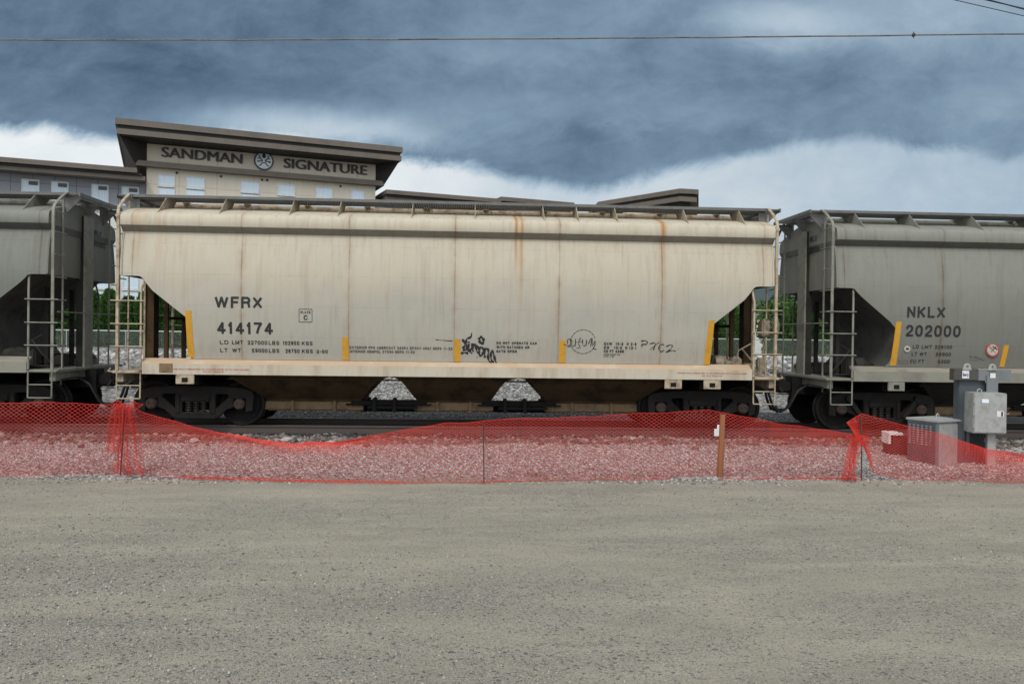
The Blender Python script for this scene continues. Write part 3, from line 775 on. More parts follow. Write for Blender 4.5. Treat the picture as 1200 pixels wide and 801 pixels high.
        for sy in (-1, 1):
            # corner post and low side ladder
            xo, xi = sx * 6.69, sx * 6.23
            m = MB(); m.box(xo - .027, xo + .027, sy * 1.575, sy * 1.605, 1.16, 4.20)
            m.box(xo - .027 * sx, xo - .026 * sx, sy * 1.545, sy * 1.574, 1.16, 4.17)
            m.loft([[(xo - .027, sy * a_, z_), (xo + .027, sy * a_, z_), (xo + .027, sy * (a_ - .03), z_ - .012), (xo - .027, sy * (a_ - .03), z_ - .012)] for a_, z_ in ((1.605, 4.18), (1.60, 4.34), (1.55, 4.44), (1.30, 4.62), (1.08, 4.75), (1.02, 4.765))])
            m.tube([(xi, sy * 1.59, 1.16), (xi, sy * 1.59, 2.72), (xi - sx * .03, sy * 1.52, 2.97), (xi - sx * .03, sy * 1.50, 3.03)], .022, 8)
            for z in (1.64, 2.09, 2.55):
                m.tube([(xo + sx * .12, sy * 1.625, z), (xi - sx * .06, sy * 1.625, z)], .013, 6)
            m.tube([(xo + sx * .14, sy * 1.55, 1.20), (xo + sx * .14, sy * 1.66, 1.15), (xo, sy * 1.68, 1.13), (xi, sy * 1.66, 1.13)], .012, 6)
            m.build('side_ladder', metal, root)
            m = MB(); m.box(sx * 6.66 - .012, sx * 6.66 + .012, sy * 1.13, sy * 1.09, 1.16, 4.60)
            for z in (1.64, 2.09, 2.55, 3.0, 3.45, 3.9, 4.3):
                m.tube([(sx * 6.72, sy * 1.58, z), (sx * 6.72, sy * 1.09, z)], .013, 6)
            m.build('end_ladder', metal, root)
            m = MB(); zb = .60
            m.tube([(xo, sy * 1.59, 1.14), (xo, sy * 1.60, zb + .02), (xo - sx * .01, sy * 1.60, zb), (xi + sx * .01, sy * 1.60, zb), (xi, sy * 1.60, zb + .02), (xi, sy * 1.59, 1.14)], .016, 6)
            m.tube([(xo, sy * 1.60, .86), (xi, sy * 1.60, .86)], .013, 6)
            m.build('step', metal, root)
    # --- roof: running boards, brackets, hatch trough
    for sy in (-1, 1):
        m = MB(); y0, y1 = sy * .40, sy * 1.02
        for q in np.linspace(-6.62, 6.62, 266): m.box(q - .014, q + .014, y0 + sy * .011, y1 - sy * .011, 4.722, 4.748)
        for yy in (y0, (y0 + y1) / 2, y1): m.box(-6.66, 6.66, yy - .012, yy + .012, 4.70, 4.758)
        m.build('running_board', 'board', root)
        bp = [-5.96, -4.75, -3.36, -2.39 if not grey else -1.95, -.9, .40, 1.83, 2.54 if not grey else 3.1, 3.36 if not grey else 4.0, 4.84, 6.05]
        for q in bp:
            m = MB().prism([(q - .006, sy * 1.50, 4.33), (q - .006, sy * 1.02, 4.70), (q - .006, sy * .42, 4.70), (q - .006, sy * .62, 4.53), (q - .006, sy * 1.2, 4.41)], (.014, 0, 0))
            m.build('board_bracket', 'tan_bracket' if not grey else metal, root)
        m = MB().tube([(-6.4, sy * .95, 4.60), (6.4, sy * .95, 4.60)], .012, 6)
    m = MB(); m.bbox(-6.3, 6.3, -.28, .28, 4.56, 4.70, .04)
    for q in np.linspace(-5.8, 5.8, 10):
        m.bbox(q - .06, q + .06, -.33, .33, 4.69, 4.73, .01); m.tube([(q, -.35, 4.62), (q, -.42, 4.66), (q + .12, -.42, 4.66), (q + .12, -.35, 4.62)], .01, 5)
    m.build('hatch_cover', metal, root)
    for sx in (-1, 1):            # crossover at each end of the roof
        m = MB()
        for q in np.linspace(-1.0, 1.0, 24): m.box(sx * 6.62 if abs(q) > .42 else sx * 6.34, sx * 6.95, q - .022, q + .022, 4.722, 4.748)
        for xx in (6.64, 6.95): m.box(sx * xx - .015, sx * xx + .015, -1.06, 1.06, 4.68, 4.758)
        m.build('end_walkway', 'board', root)
        for yy in (-.9, 0., .9):
            m = MB().prism([(sx * 6.53, yy - .015, 4.25), (sx * 6.53, yy - .015, 4.68), (sx * 6.95, yy - .015, 4.68)], (0, .03, 0)); m.build('walkway_bracket', 'board', root)
    # --- trucks
    make_truck(root, -5.31, grey); make_truck(root, 5.31)
    # --- jacking pads below the sill
    for q in ((-5.36, 5.36, 4.54) if not grey else (-5.27, 5.27)):
        m = MB(); m.bbox(q - .18, q + .18, -1.60, -1.56, .90, 1.09, .008, 0)
        m.bbox(q - .06, q + .06, -1.61, -1.595, .94, 1.03, .006, 1)
        m.build('jacking_pad', [metal, 'iron_dark'], root)
    MB().tube([(-4.6, -1.3, 1.0), (4.6, -1.3, 1.0)], .018, 6).build('train_pipe', under, root)
    return root, body

def lettering(body, name, items, mat, label=None):
    for txt, x0, x1, z0, z1, w in items:
        m = MB(); block_into(m, txt, x0, x1, z0, z1, w, side_place); m.build(name, mat, body)
def strip(body, x0, x1, xb0, xb1, zt, zb):
    m = MB(); N = 8; lp = []
    for i in range(N + 1):
        t = i / N; z = zt + (zb - zt) * t; a = x0 + (xb0 - x0) * t; b = x1 + (xb1 - x1) * t; y = -(side_y(z) + .006)
        lp.append([(a, y, z), (b, y, z), (b, y + .004, z), (a, y + .004, z)])
    m.loft(lp); return m.build('reflector_strip', 'yellow', body)
def stroke(m, pts, w, d=0., smoothit=True):
    """paint stroke on the side sheet: flat ribbon along pts (x,z)"""
    P = [Vector((p[0], 0, p[1])) for p in pts]
    if smoothit and len(P) > 2:
        Q = []
        for i in range(len(P) - 1):
            p0 = P[max(i - 1, 0)]; p1 = P[i]; p2 = P[i + 1]; p3 = P[min(i + 2, len(P) - 1)]
            for k in range(5):
                t = k / 5; Q.append(.5 * ((2 * p1) + (p2 - p0) * t + (2 * p0 - 5 * p1 + 4 * p2 - p3) * t * t + (3 * p1 - p0 - 3 * p2 + p3) * t ** 3))
        Q.append(P[-1]); P = Q
    vs = []; n = len(P)
    for i, p in enumerate(P):
        t = (P[min(i + 1, n - 1)] - P[max(i - 1, 0)]); t.normalize(); nn = Vector((-t.z, 0, t.x))
        ww = w * (.75 + .35 * math.sin(i * .9)) / 2 * (1 if 0 < i < n - 1 else .55)
        for sg in (-1, 1):
            q = p + nn * ww * sg; vs.append((q.x, -(side_y(q.z) + .006 + d), q.z))
    m.add(vs, [(2 * i, 2 * i + 1, 2 * i + 3, 2 * i + 2) for i in range(n - 1)])

BL = {  # stroke lettering, unit cell: x 0..1, z 0..1, stroke centre lines
 'A': [[(0, 0), (.5, 1), (1, 0)], [(.2, .36), (.8, .36)]], 'B': [[(0, .5), (.75, .5), (1, .28), (.78, 0), (0, 0), (0, 1), (.72, 1), (.92, .76), (.72, .5)]],
 'C': [[(1, .72), (.82, .96), (.5, 1), (.15, .9), (0, .5), (.15, .1), (.5, 0), (.82, .04), (1, .28)]], 'D': [[(0, 0), (0, 1), (.6, 1), (.9, .85), (1, .5), (.9, .15), (.6, 0), (0, 0)]],
 'E': [[(1, 1), (0, 1), (0, 0), (1, 0)], [(0, .52), (.9, .52)]], 'G': [[(1, .74), (.8, .96), (.5, 1), (.15, .9), (0, .5), (.15, .1), (.5, 0), (.85, .06), (1, .2), (1, .46), (.55, .46)]],
 'H': [[(0, 0), (0, 1)], [(1, 0), (1, 1)], [(0, .52), (1, .52)]], 'I': [[(.5, 0), (.5, 1)]], 'M': [[(0, 0), (0, 1), (.5, .1), (1, 1), (1, 0)]],
 'O': [[(.5, 1), (.15, .9), (0, .5), (.15, .1), (.5, 0), (.85, .1), (1, .5), (.85, .9), (.5, 1)]], 'P': [[(0, 0), (0, 1), (.75, 1), (1, .74), (.75, .46), (0, .46)]],
 'S': [[(.95, .78), (.75, .97), (.3, .98), (.05, .78), (.2, .56), (.8, .44), (.97, .22), (.75, .02), (.25, .02), (.03, .24)]], 'T': [[(0, 1), (1, 1)], [(.5, 1), (.5, 0)]],
 'U': [[(0, 1), (0, .25), (.2, .03), (.8, .03), (1, .25), (1, 1)]], 'V': [[(0, 1), (.5, 0), (1, 1)]], 'Y': [[(0, 1), (.5, .45), (1, 1)], [(.5, .45), (.5, 0)]],
 'W': [[(0, 1), (.25, 0), (.5, 1), (.75, 0), (1, 1)]], 'F': [[(0, 0), (0, 1), (1, 1)], [(0, .52), (.85, .52)]],
 'R': [[(0, 0), (0, 1), (.72, 1), (.95, .9), (1, .75), (.95, .6), (.72, .5), (0, .5)], [(.68, .5), (.9, .4), (1, 0)]],
 'X': [[(0, 0), (1, 1)], [(0, 1), (1, 0)]], 'N': [[(0, 0), (0, 1), (1, 0), (1, 1)]], 'K': [[(0, 0), (0, 1)], [(1, 1), (.02, .38)], [(.3, .56), (1, 0)]], 'L': [[(0, 1), (0, 0), (1, 0)]],
 '4': [[(.74, 0), (.74, 1), (0, .26), (1.06, .26)]], '1': [[(.62, 1), (.62, 0)], [(.05, .74), (.35, .80), (.55, .93)]], '7': [[(0, 1), (1, 1), (.55, .5), (.34, 0)]],
 '2': [[(.03, .70), (.08, .88), (.28, 1), (.72, 1), (.95, .86), (.97, .68), (.82, .48), (.15, .14), (.03, 0), (1, 0)]],
 '0': [[(.5, 1), (.2, .95), (.03, .75), (0, .5), (.03, .25), (.2, .05), (.5, 0), (.8, .05), (.97, .25), (1, .5), (.97, .75), (.8, .95), (.5, 1)]],
 '3': [[(.03, .8), (.3, 1), (.8, .95), (.9, .72), (.5, .52), (.95, .3), (.8, .03), (.25, .0), (0, .22)]], '5': [[(.95, 1), (.15, 1), (.06, .5), (.6, .62), (1, .35), (.75, .02), (.25, 0), (0, .2)]],
 '6': [[(.95, .85), (.5, 1), (.1, .8), (0, .35), (.25, .02), (.75, .02), (1, .3), (.75, .58), (.3, .56), (.02, .35)]], '9': [[(.05, .15), (.5, 0), (.9, .2), (1, .65), (.75, .98), (.25, .98), (0, .7), (.25, .42), (.7, .44), (.98, .65)]],
 '8': [[(.5, .53), (.1, .75), (.3, 1), (.7, 1), (.9, .75), (.5, .53), (0, .27), (.25, 0), (.75, 0), (1, .27), (.5, .53)]], '-': [[(.1, .45), (.9, .45)]], ' ': []}
WD = {'W': 1.5, 'X': 1.05, 'L': .85, '1': .72, 'F': .88, 'I': .35, 'M': 1.2, 'O': 1.1, ' ': .45, '-': .6}
def block_into(m, txt, x0, x1, z0, z1, w, place, d0=.0):
    tot = sum(WD.get(ch, 1) for ch in txt); gap = .26; k = (x1 - x0) / (tot + gap * (len(txt) - 1)); x = x0; d = d0
    for ch in txt:
        cw_ = WD.get(ch, 1) * k
        for pl in BL[ch]:
            hw = w / 2
            P = [Vector((x + hw + p[0] * (cw_ - w), z0 + hw + p[1] * (z1 - z0 - w))) for p in pl]; n = len(P)
            for i in range(n - 1):
                d = d0 + (d - d0 + .00035) % .0024
                t_ = (P[i + 1] - P[i]).normalized(); nn = Vector((-t_.y, t_.x)); sq = 1 if abs(t_.x * t_.y) < .01 else .35
                e0 = hw * (sq if i == 0 and pl[0] != pl[-1] else .55); e1 = hw * (sq if i == n - 2 and pl[0] != pl[-1] else .55)
                A_, B_ = P[i] - t_ * e0, P[i + 1] + t_ * e1
                vs = [place(q.x, min(max(q.y, z0 - .003), z1 + .003), d) for q in (A_ + nn * hw, A_ - nn * hw, B_ - nn * hw, B_ + nn * hw)]
                m.add(vs, [(0, 1, 2, 3)])
        x += cw_ + gap * k
def side_place(x, z, d): return (x, -(side_y(z) + .0055 + d), z)
def block(body, name, txt, x0, x1, z0, z1, w=.046):
    m = MB(); block_into(m, txt, x0, x1, z0, z1, w, side_place); return m.build(name, 'black', body)
carW, bodyW = make_car('hopper_car', -.17, False, 'tan', 'pale tan covered hopper car with rust streaks and black graffiti, in the middle', '')
carR, bodyR = make_car('hopper_car', 14.4, True, 'grey', 'grey covered hopper car behind the utility cabinet, lettered with the number 202000', '')
carL, bodyL = make_car('hopper_car', -14.8, True, 'grey_dark', 'dark grey covered hopper car below the grey hotel wing, cut by the left edge', '')

# lettering of the tan car
block(bodyW, 'reporting_mark', 'WFRX', -4.80, -3.86, 2.435, 2.665)
block(bodyW, 'car_number', '414174', -4.76, -3.66, 1.915, 2.155)
lettering(bodyW, 'weight_lettering', [('LD', -4.71, -4.54, 1.705, 1.785, .0145), ('LMT', -4.47, -4.25, 1.705, 1.785, .0145), ('227000', -4.16, -3.77, 1.705, 1.785, .0145), ('LBS', -3.74, -3.53, 1.705, 1.785, .0145), ('102950', -3.46, -3.13, 1.705, 1.785, .0145), ('KGS', -3.08, -2.86, 1.705, 1.785, .0145),
          ('LT', -4.71, -4.56, 1.545, 1.625, .0145), ('WT', -4.47, -4.30, 1.545, 1.625, .0145), ('59000', -4.08, -3.77, 1.545, 1.625, .0145), ('LBS', -3.74, -3.53, 1.545, 1.625, .0145), ('26750', -3.41, -3.13, 1.545, 1.625, .0145), ('KGS', -3.08, -2.86, 1.545, 1.625, .0145), ('2-00', -2.79, -2.56, 1.545, 1.615, .0145)], 'black')
m = MB()
for a, b in (((-3.13, 2.175), (-2.87, 2.175)), ((-3.13, 2.435), (-2.87, 2.435)), ((-3.13, 2.175), (-3.13, 2.435)), ((-2.87, 2.175), (-2.87, 2.435))): stroke(m, [a, b], .02)
block_into(m, 'PLATE', -3.10, -2.90, 2.345, 2.395, .010, side_place); block_into(m, 'C', -3.04, -2.96, 2.215, 2.315, .02, side_place); m.build('plate_mark', 'black', bodyW)
lettering(bodyW, 'paint_lettering', [('EXTERIOR PPG AMERCOAT 385PA EPOXY 4561 GERS 11-22', -2.12, -.03, 1.645, 1.70, .0115), ('INTERIOR HEMPEL 37590 GERS 11-22', -2.12, -.80, 1.565, 1.62, .0115)], 'fade')
lettering(bodyW, 'warning_lettering', [('DO NOT OPERATE CAR', .87, 1.70, 1.775, 1.83,.0125), ('WITH HATCHES OR', .87, 1.55, 1.69, 1.745,.0125), ('GATE OPEN', .87, 1.29, 1.605, 1.66,.0125)], 'black')
lettering(bodyW, 'dimension_lettering', [('EXW  10-8  H 2-8', 3.10, 3.78, 1.785, 1.845, .0125), ('EW   10-0  H 12-1', 3.10, 3.78, 1.705, 1.765, .0125), ('CU FT 4300', 3.10, 3.52, 1.63, 1.69, .0145), ('LINING INSIDE CAR', 3.10, 3.44, 1.58, 1.607, .006), ('DATE 11-22', 3.10, 3.32, 1.54, 1.565, .006)], 'black')
m = MB()
for x0, x1, z0, z1, t in ((-5.68, -4.10, 1.185, 1.215, 'FRAME RAILS REMOVED IN ACCORDANCE WITH CAR OWNER'), (-5.0, -4.6, 1.14, 1.165, 'DO NOT REMOVE'), (4.62, 6.08, 1.215, 1.245, 'FRAME RAILS REMOVED IN ACCORDANCE WITH CAR OWNER'), (5.14, 5.56, 1.165, 1.19, 'DO NOT REMOVE')):
    block_into(m, t, x0, x1, z0, z1, .006, lambda x, z, d: (x, -1.603 - d, z))
m.build('red_stencil', 'red_ink', carW)
for a in ((-5.38, -5.26, -5.35, -5.22, 2.37, 1.43), (-2.27, -2.15, -2.26, -2.14, 1.88, 1.42), (.0, .125, .01, .135, 1.87, 1.41), (2.17, 2.295, 2.175, 2.30, 1.87, 1.41), (5.28, 5.40, 5.22, 5.35, 2.33, 1.41)): strip(bodyW, *a)
# black tag, traced as brush strokes: coordinates in metres on the side sheet
def G(px, pz): return (.14 + (px - 110) / 10 / 57.4, 2.01 - (pz - 160) / 10 / 57.4 * 1.0)
m = MB()
for pts, w in (
    ([(235, 165), (228, 215)], .030), ([(125, 240), (160, 300), (130, 350)], .030), ([(228, 215), (180, 235), (175, 270), (215, 275)], .026),
    ([(150, 270), (175, 300), (185, 355), (235, 375)], .028), ([(130, 370), (180, 365), (220, 385), (240, 410)], .026), ([(112, 410), (150, 398), (198, 405)], .030),
    ([(200, 290), (205, 350), (230, 360), (240, 300), (235, 290)], .026), ([(250, 300), (250, 370), (262, 385)], .028), ([(255, 310), (285, 300), (290, 350), (310, 400)], .030),
    ([(290, 330), (310, 320), (325, 360), (322, 420)], .030), ([(318, 240), (330, 222), (352, 215), (372, 235), (375, 270), (350, 290), (330, 265), (325, 240)], .036),
    ([(325, 350), (355, 330), (375, 360), (370, 400), (350, 435), (332, 420), (328, 380)], .028), ([(385, 355), (390, 420), (398, 455)], .032), ([(390, 360), (415, 345), (435, 370), (432, 440), (450, 500), (500, 520)], .030),
    ([(500, 520), (470, 470), (465, 400), (480, 375), (500, 420), (520, 490), (550, 545)], .030), ([(300, 450), (306, 455)], .028)):
    stroke(m, [G(*p) for p in pts], w * 1.75, random.uniform(0, .0015))
m.build('graffiti', 'black', bodyW)['label'] = 'thick black spray paint tag'
m = MB(); stroke(m, [(-.38, 1.855), (-.28, 1.845), (-.02, 1.83)], .016); m.build('graffiti', 'black', bodyW)
m = MB()
def G2(px, pz): return (2.25 + (px - 150) / 6.667 / 56.6, 1.93 - (pz - 180) / 6.667 / 56.6)
stroke(m, [(2.66 + .26 * math.cos(a) - .07 * 0, 1.85 + .245 * math.sin(a)) for a in np.linspace(.3, 6.2, 26)], .012)
for pts in ([(150, 230), (180, 240), (185, 195), (200, 190), (205, 230), (185, 250), (215, 245)], [(215, 190), (220, 240), (245, 235), (245, 190), (243, 250)], [(250, 215), (300, 210)], [(285, 180), (270, 215), (280, 250)], [(300, 190), (305, 240), (325, 235), (330, 195), (335, 245)], [(345, 230), (370, 180), (365, 250)], [(375, 180), (380, 240), (400, 200), (395, 245), (385, 260), (415, 270)], [(250, 262), (290, 255)]):
    stroke(m, [G2(*p) for p in pts], .016, random.uniform(0, .001))
m.build('graffiti', 'black', bodyW)['label'] = 'thin circled black scribble'
m = MB()
for pts in ([(760, 200), (800, 195), (810, 215), (770, 225), (775, 250)], [(765, 225), (810, 228)], [(830, 220), (875, 215), (860, 270)], [(835, 265), (905, 205)], [(945, 225), (915, 225), (905, 260), (925, 280), (950, 265)], [(960, 240), (1000, 225), (1010, 240), (985, 270), (960, 285), (1005, 270), (1040, 275)], [(1060, 253), (1065, 255)]):
    stroke(m, [G2(*p) for p in pts], .023, random.uniform(0, .001))
m.build('graffiti', 'black', bodyW)['label'] = 'thin black scrawled letters'

# lettering of the right grey car
block(bodyR, 'reporting_mark', 'NKLX', -5.05, -4.22, 2.45, 2.685)
block(bodyR, 'car_number', '202000', -5.06, -3.86, 2.05, 2.295)
lettering(bodyR, 'weight_lettering', [('LD LMT', -4.88, -4.46, 1.80, 1.875, .0138), ('229100', -4.40, -4.02, 1.80, 1.875, .0138), ('LT WT', -4.89, -4.56, 1.645, 1.72, .0138), ('56900', -4.36, -4.03, 1.645, 1.72, .0138), ('CU FT', -4.91, -4.60, 1.49, 1.565, .0138), ('4300', -4.30, -4.04, 1.49, 1.565, .0138)], 'black')
m = MB()
for z_ in (1.46, 1.50, 1.54): stroke(m, [(-5.15, z_), (-4.96, z_)], .008)
stroke(m, [(-5.15, 1.46), (-5.15, 1.57)], .01); stroke(m, [(-4.96, 1.46), (-4.96, 1.55)], .008); m.build('plate_mark', 'black', bodyR)
m = MB(); cc_ = (-5.0, 1.79); m.add([(cc_[0] + .068 * math.cos(a), -(side_y(1.79) + .012), cc_[1] + .068 * math.sin(a)) for a in np.linspace(0, 6.283, 25)[:-1]], [list(range(24))])
m.add([(cc_[0] + .035 * math.cos(a), -(side_y(1.79) + .016), cc_[1] + .025 * math.sin(a)) for a in np.linspace(0, 6.283, 17)[:-1]], [list(range(16))], 1); m.build('round_decal', ['cream', 'black'], bodyR)
m = MB(); cx_, cz_ = -3.13, 1.79
def disc(m, r, mi, d, sc=1):
    m.add([(cx_ + r * math.cos(a), -(side_y(1.79) + d), cz_ + r * math.sin(a)) for a in np.linspace(0, 6.283, 37)[:-1]], [list(range(36))], mi)
disc(m, .148, 0, .016); disc(m, .118, 1, .020)
m.build('prohibition_decal', ['sign_red', 'cream'], bodyR)
m = MB()
for a, b, w in (((-3.21, 1.70), (-3.06, 1.87), .022), ((-3.15, 1.875), (-3.03, 1.80), .03)): stroke(m, [a, b], w, .022, False)
k_ = len(m.v); m.build('hammer_symbol', 'black', bodyR)
m = MB(); stroke(m, [(-3.22, 1.88), (-3.04, 1.70)], .022, .024, False); m.build('decal_slash', 'sign_red', bodyR)
m = MB()
for pts in ([(-3.62, 1.62), (-3.58, 1.66), (-3.56, 1.60)], [(-3.52, 1.60), (-3.48, 1.65), (-3.46, 1.58)], [(-3.44, 1.65), (-3.40, 1.57), (-3.38, 1.63)], [(-3.36, 1.62), (-3.33, 1.57), (-3.27, 1.58)], [(-3.62, 1.57), (-3.42, 1.55)]): stroke(m, pts, .012)
m.build('graffiti', 'fade', bodyR)
for a in ((-5.28, -5.16, -5.34, -5.21, 2.36, 1.43), (-2.88, -2.77, -2.93, -2.82, 1.90, 1.43), (.0, .12, .01, .13, 1.9, 1.43), (2.2, 2.32, 2.2, 2.32, 1.9, 1.43)): strip(bodyR, *a)
for a in ((2.77, 2.88, 2.82, 2.93, 1.90, 1.43), (.0, .12, .01, .13, 1.9, 1.43)): strip(bodyL, *a)
def end_text(body, sx, y0, items):
    m = MB()
    for t, w, z0, z1 in items:     # reads left to right for someone facing the end
        block_into(m, t, 0, w, z0, z1, .022, lambda x, z, d: (sx * (6.60 + .004 + d), (y0 - x) if sx < 0 else (y0 + x), z))
    m.build('end_lettering', 'black', body)
end_text(bodyR, -1, -.22, [('NKLX', .36, 4.14, 4.27), ('202000', .50, 3.90, 4.03)])
end_text(bodyL, 1, .40, [('NKLX', .40, 4.06, 4.18), ('201662', .62, 3.82, 3.94)])

# brake gear: tan car's right end, grey cars' ends
def brake_end(root, sx, metal, wheel=True):
    m = MB().lathe([(-.3, 0), (-.3, .10), (-.22, .19), (.22, .19), (.3, .10), (.3, 0)], 'y', (sx * 5.72, -.72, 1.40), 20); m.build('air_reservoir', metal, root)
    m = MB().lathe([(0, .0), (0, .13), (.14, .17), (.30, .07), (.42, .05), (.42, 0)], 'x', (sx * 5.55 if sx > 0 else sx * 5.97, -1.12, 1.42), 18); m.build('brake_cylinder', metal, root)
    m = MB().bbox(sx * 6.02 - .12, sx * 6.02 + .12, -1.15, -.85, 1.2, 1.55, .03).bbox(sx * 6.4 - .1, sx * 6.4 + .1, -.75, -.45, 1.2, 1.42, .03)
    m.tube([(sx * 5.8, -1.0, 1.3), (sx * 6.1, -1.3, 1.22), (sx * 6.5, -1.3, 1.22)], .02, 6).tube([(sx * 6.1, -1.2, 1.75), (sx * 6.3, -1.25, 1.5), (sx * 6.5, -1.1, 1.2)], .018, 6)
    m.tube([(sx * 6.0, -1.1, 1.2), (sx * 6.05, -1.15, 1.7), (sx * 6.3, -1.2, 1.85)], .016, 6)
    m.build('brake_valve', metal, root)
    if wheel:
        m = MB(); c0 = (sx * 6.86, -1.02, 2.20); pts = [(c0[0], c0[1] + .28 * math.cos(a), c0[2] + .28 * math.sin(a)) for a in np.linspace(0, 6.283, 25)]
        m.tube(pts, .018, 6, cap=False)
        for k in range(5): a = k * 1.2566; m.tube([(c0[0] - sx * .03, c0[1], c0[2]), (c0[0], c0[1] + .27 * math.cos(a), c0[2] + .27 * math.sin(a))], .012, 5)
        m.lathe([(-.10, .03), (.03, .03), (.03, 0)], 'x', (c0[0] if sx > 0 else c0[0] + .07, c0[1], c0[2]), 10); m.build('brake_wheel', metal, root)
        m = MB().bbox(min(sx * 6.56, sx * 6.74), max(sx * 6.56, sx * 6.74), -1.16, -.88, 2.0, 2.38, .03).bbox(min(sx * 6.5, sx * 6.7), max(sx * 6.5, sx * 6.7), -1.12, -.92, 1.2, 1.55, .03)
        m.tube([(sx * 6.64, -1.02, 2.05), (sx * 6.64, -1.02, 1.2)], .016, 6); m.build('brake_housing', metal, root)
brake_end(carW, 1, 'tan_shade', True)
brake_end(carR, -1, 'grey_under', False)
brake_end(carL, 1, 'grey_under', False)
for root, sx in ((carW, 1), (carW, -1), (carR, -1), (carL, 1)):
    m = MB().tube([(sx * 6.7, -.45, .95), (sx * 6.95, -.5, .80), (sx * 7.1, -.42, .45), (sx * 7.25, -.3, .33), (sx * 7.34, -.12, .36)], .03, 8); m.build('air_hose', 'rubber', root)

# ------------------------------------------------------------------ orange net fence
TOPX = [-14, -10, -6.1, -5.44, -4.67, -4.45, -4.28, -3.89, -3.33, -2.76, -2.19, -1.62, -1.05, -.47, .11, .69, 1.64, 2.59, 3.43, 3.61, 4.04, 4.52, 5.14, 5.55, 5.60, 6.12, 6.75, 7.38, 8.01, 9.5, 12, 16]
TOPZ = [.95, .94, .97, .97, .95, .94, .86, .77, .64, .54, .49, .52, .64, .74, .80, .84, .87, .91, .94, .92, .85, .76, .68, .63, .66, .78, .64, .44, .36, .60, .85, .85]
BX = [-14, -6.5, -5.3, -4.5, -3.5, -2.5, -1, .3, 2, 3.6, 5.6, 7, 8.2, 12, 16]
BY = [11.5, 11.44, 11.46, 11.52, 11.28, 11.16, 11.05, 11.05, 11.22, 11.47, 11.40, 11.36, 11.28, 11.3, 11.4]
fence = empty('safety_fence', (3.6, 11.47, 0)); tag(fence, 'orange plastic mesh safety net sagging between thin posts in front of the track', 'safety fence')
FO = np.array([3.6, 11.47, 0])
def net(name, x0, x1, topf=None, fold=.0, shift=0., seed=1, zfun=None, cw=.072, ch=.048, T=.95, path=None):
    r_ = np.random.default_rng(seed)
    ns = int((x1 - x0) / (cw / 2)); nt_ = int(T / (ch / 2)); nt_ -= nt_ % 2
    I, J = np.meshgrid(np.arange(ns + 1), np.arange(nt_ + 1), indexing='ij')
    sx = x0 + I * (cw / 2); t = J / nt_
    if path is None:
        top = np.interp(sx, TOPX, TOPZ) + .012 * fbm(sx * 3, sx * 0, 4, 3, 2)
        e = np.clip(T - top - .03, 0, T)
        lay = .30 * e / T                                    # share of the width lying on the ground
        tt = np.clip((t - lay) / (1 - lay), 0, 1)
        gather = np.clip(e * 2.2, 0, .8)                    # upper edge rolled together where it sags
        zz = top * (tt * (1 - gather) + gather * (1 - (1 - tt) ** 3.2) * 1.0 )
        zz = np.where(t < lay, .012 + .012 * np.abs(np.sin(t * 60 + sx * 4)), .012 + zz)
        yb = np.interp(sx, BX, BY)
        onlay = np.clip(t / np.maximum(lay, 1e-4), 0, 1)
        yy = yb + np.where(t < lay, (np.sin(onlay * 6.2 + sx * 1.3) * .09 - .04), .0)
        slack = .02 + .16 * e
        yy = yy + slack * np.sin(sx * 2.1 + tt * 3.0 + 1.0) * np.sin(tt * math.pi) + .02 * fbm(sx * 1.4, zz * 4, 8, 3, 1.8)
        X = sx + .02 * fbm(sx * 1.1, t * 3, seed, 3, 1.3); Y = yy; Z = zz
    else: X, Y, Z = path(sx, t)
    P = np.stack([X, Y, Z], -1) - FO
    segs = []
    for di, dj in ((1, 1), (1, -1)):
        a = (I + J) % 2 == 0
        ok = a & (I + di <= ns) & (J + dj >= 0) & (J + dj <= nt_)
        ii, jj = np.nonzero(ok)
        segs.append((P[ii, jj], P[ii + di, jj + dj]))
        ok = (~a) & (I + di <= ns) & (J - dj >= 0) & (J - dj <= nt_)
    # odd nodes are where strands cross: continue from even node in all four directions
    ii, jj = np.nonzero(((I + J) % 2 == 0) & (I - 1 >= 0) & (J + 1 <= nt_)); segs.append((P[ii, jj], P[ii - 1, jj + 1]))
    for j in (0, nt_):
        segs.append((P[:-1, j], P[1:, j]))
    A = np.concatenate([q[0] for q in segs]); B = np.concatenate([q[1] for q in segs])
    d = B - A; ln = np.linalg.norm(d, axis=1, keepdims=True); ok = ln[:, 0] > 1e-4; A, B, d, ln = A[ok], B[ok], d[ok], ln[ok]; d /= ln
    w = .0029
    n1 = np.cross(d, np.array([0, 1, 0])); n1 /= np.linalg.norm(n1, axis=1, keepdims=True) + 1e-9; n2 = np.cross(d, n1)
    k = len(A); ring = []
    for a_ in (0, 2.094, 4.189):
        ring.append(n1 * math.cos(a_) * w + n2 * math.sin(a_) * w * .6)
    V = np.stack([A + ring[0], A + ring[1], A + ring[2], B + ring[0], B + ring[1], B + ring[2]], 1).reshape(-1, 3)
    b_ = (np.arange(k) * 6)[:, None]
    Fc = np.concatenate([b_ + np.array([[0, 1, 4, 3]]), b_ + np.array([[1, 2, 5, 4]]), b_ + np.array([[2, 0, 3, 5]])])
    o = link(name, np_mesh(name, V, Fc, 'net'), fence); return o
net('netting', -12.5, -4.50, seed=2)
net('netting', -4.56, 5.62, seed=3)
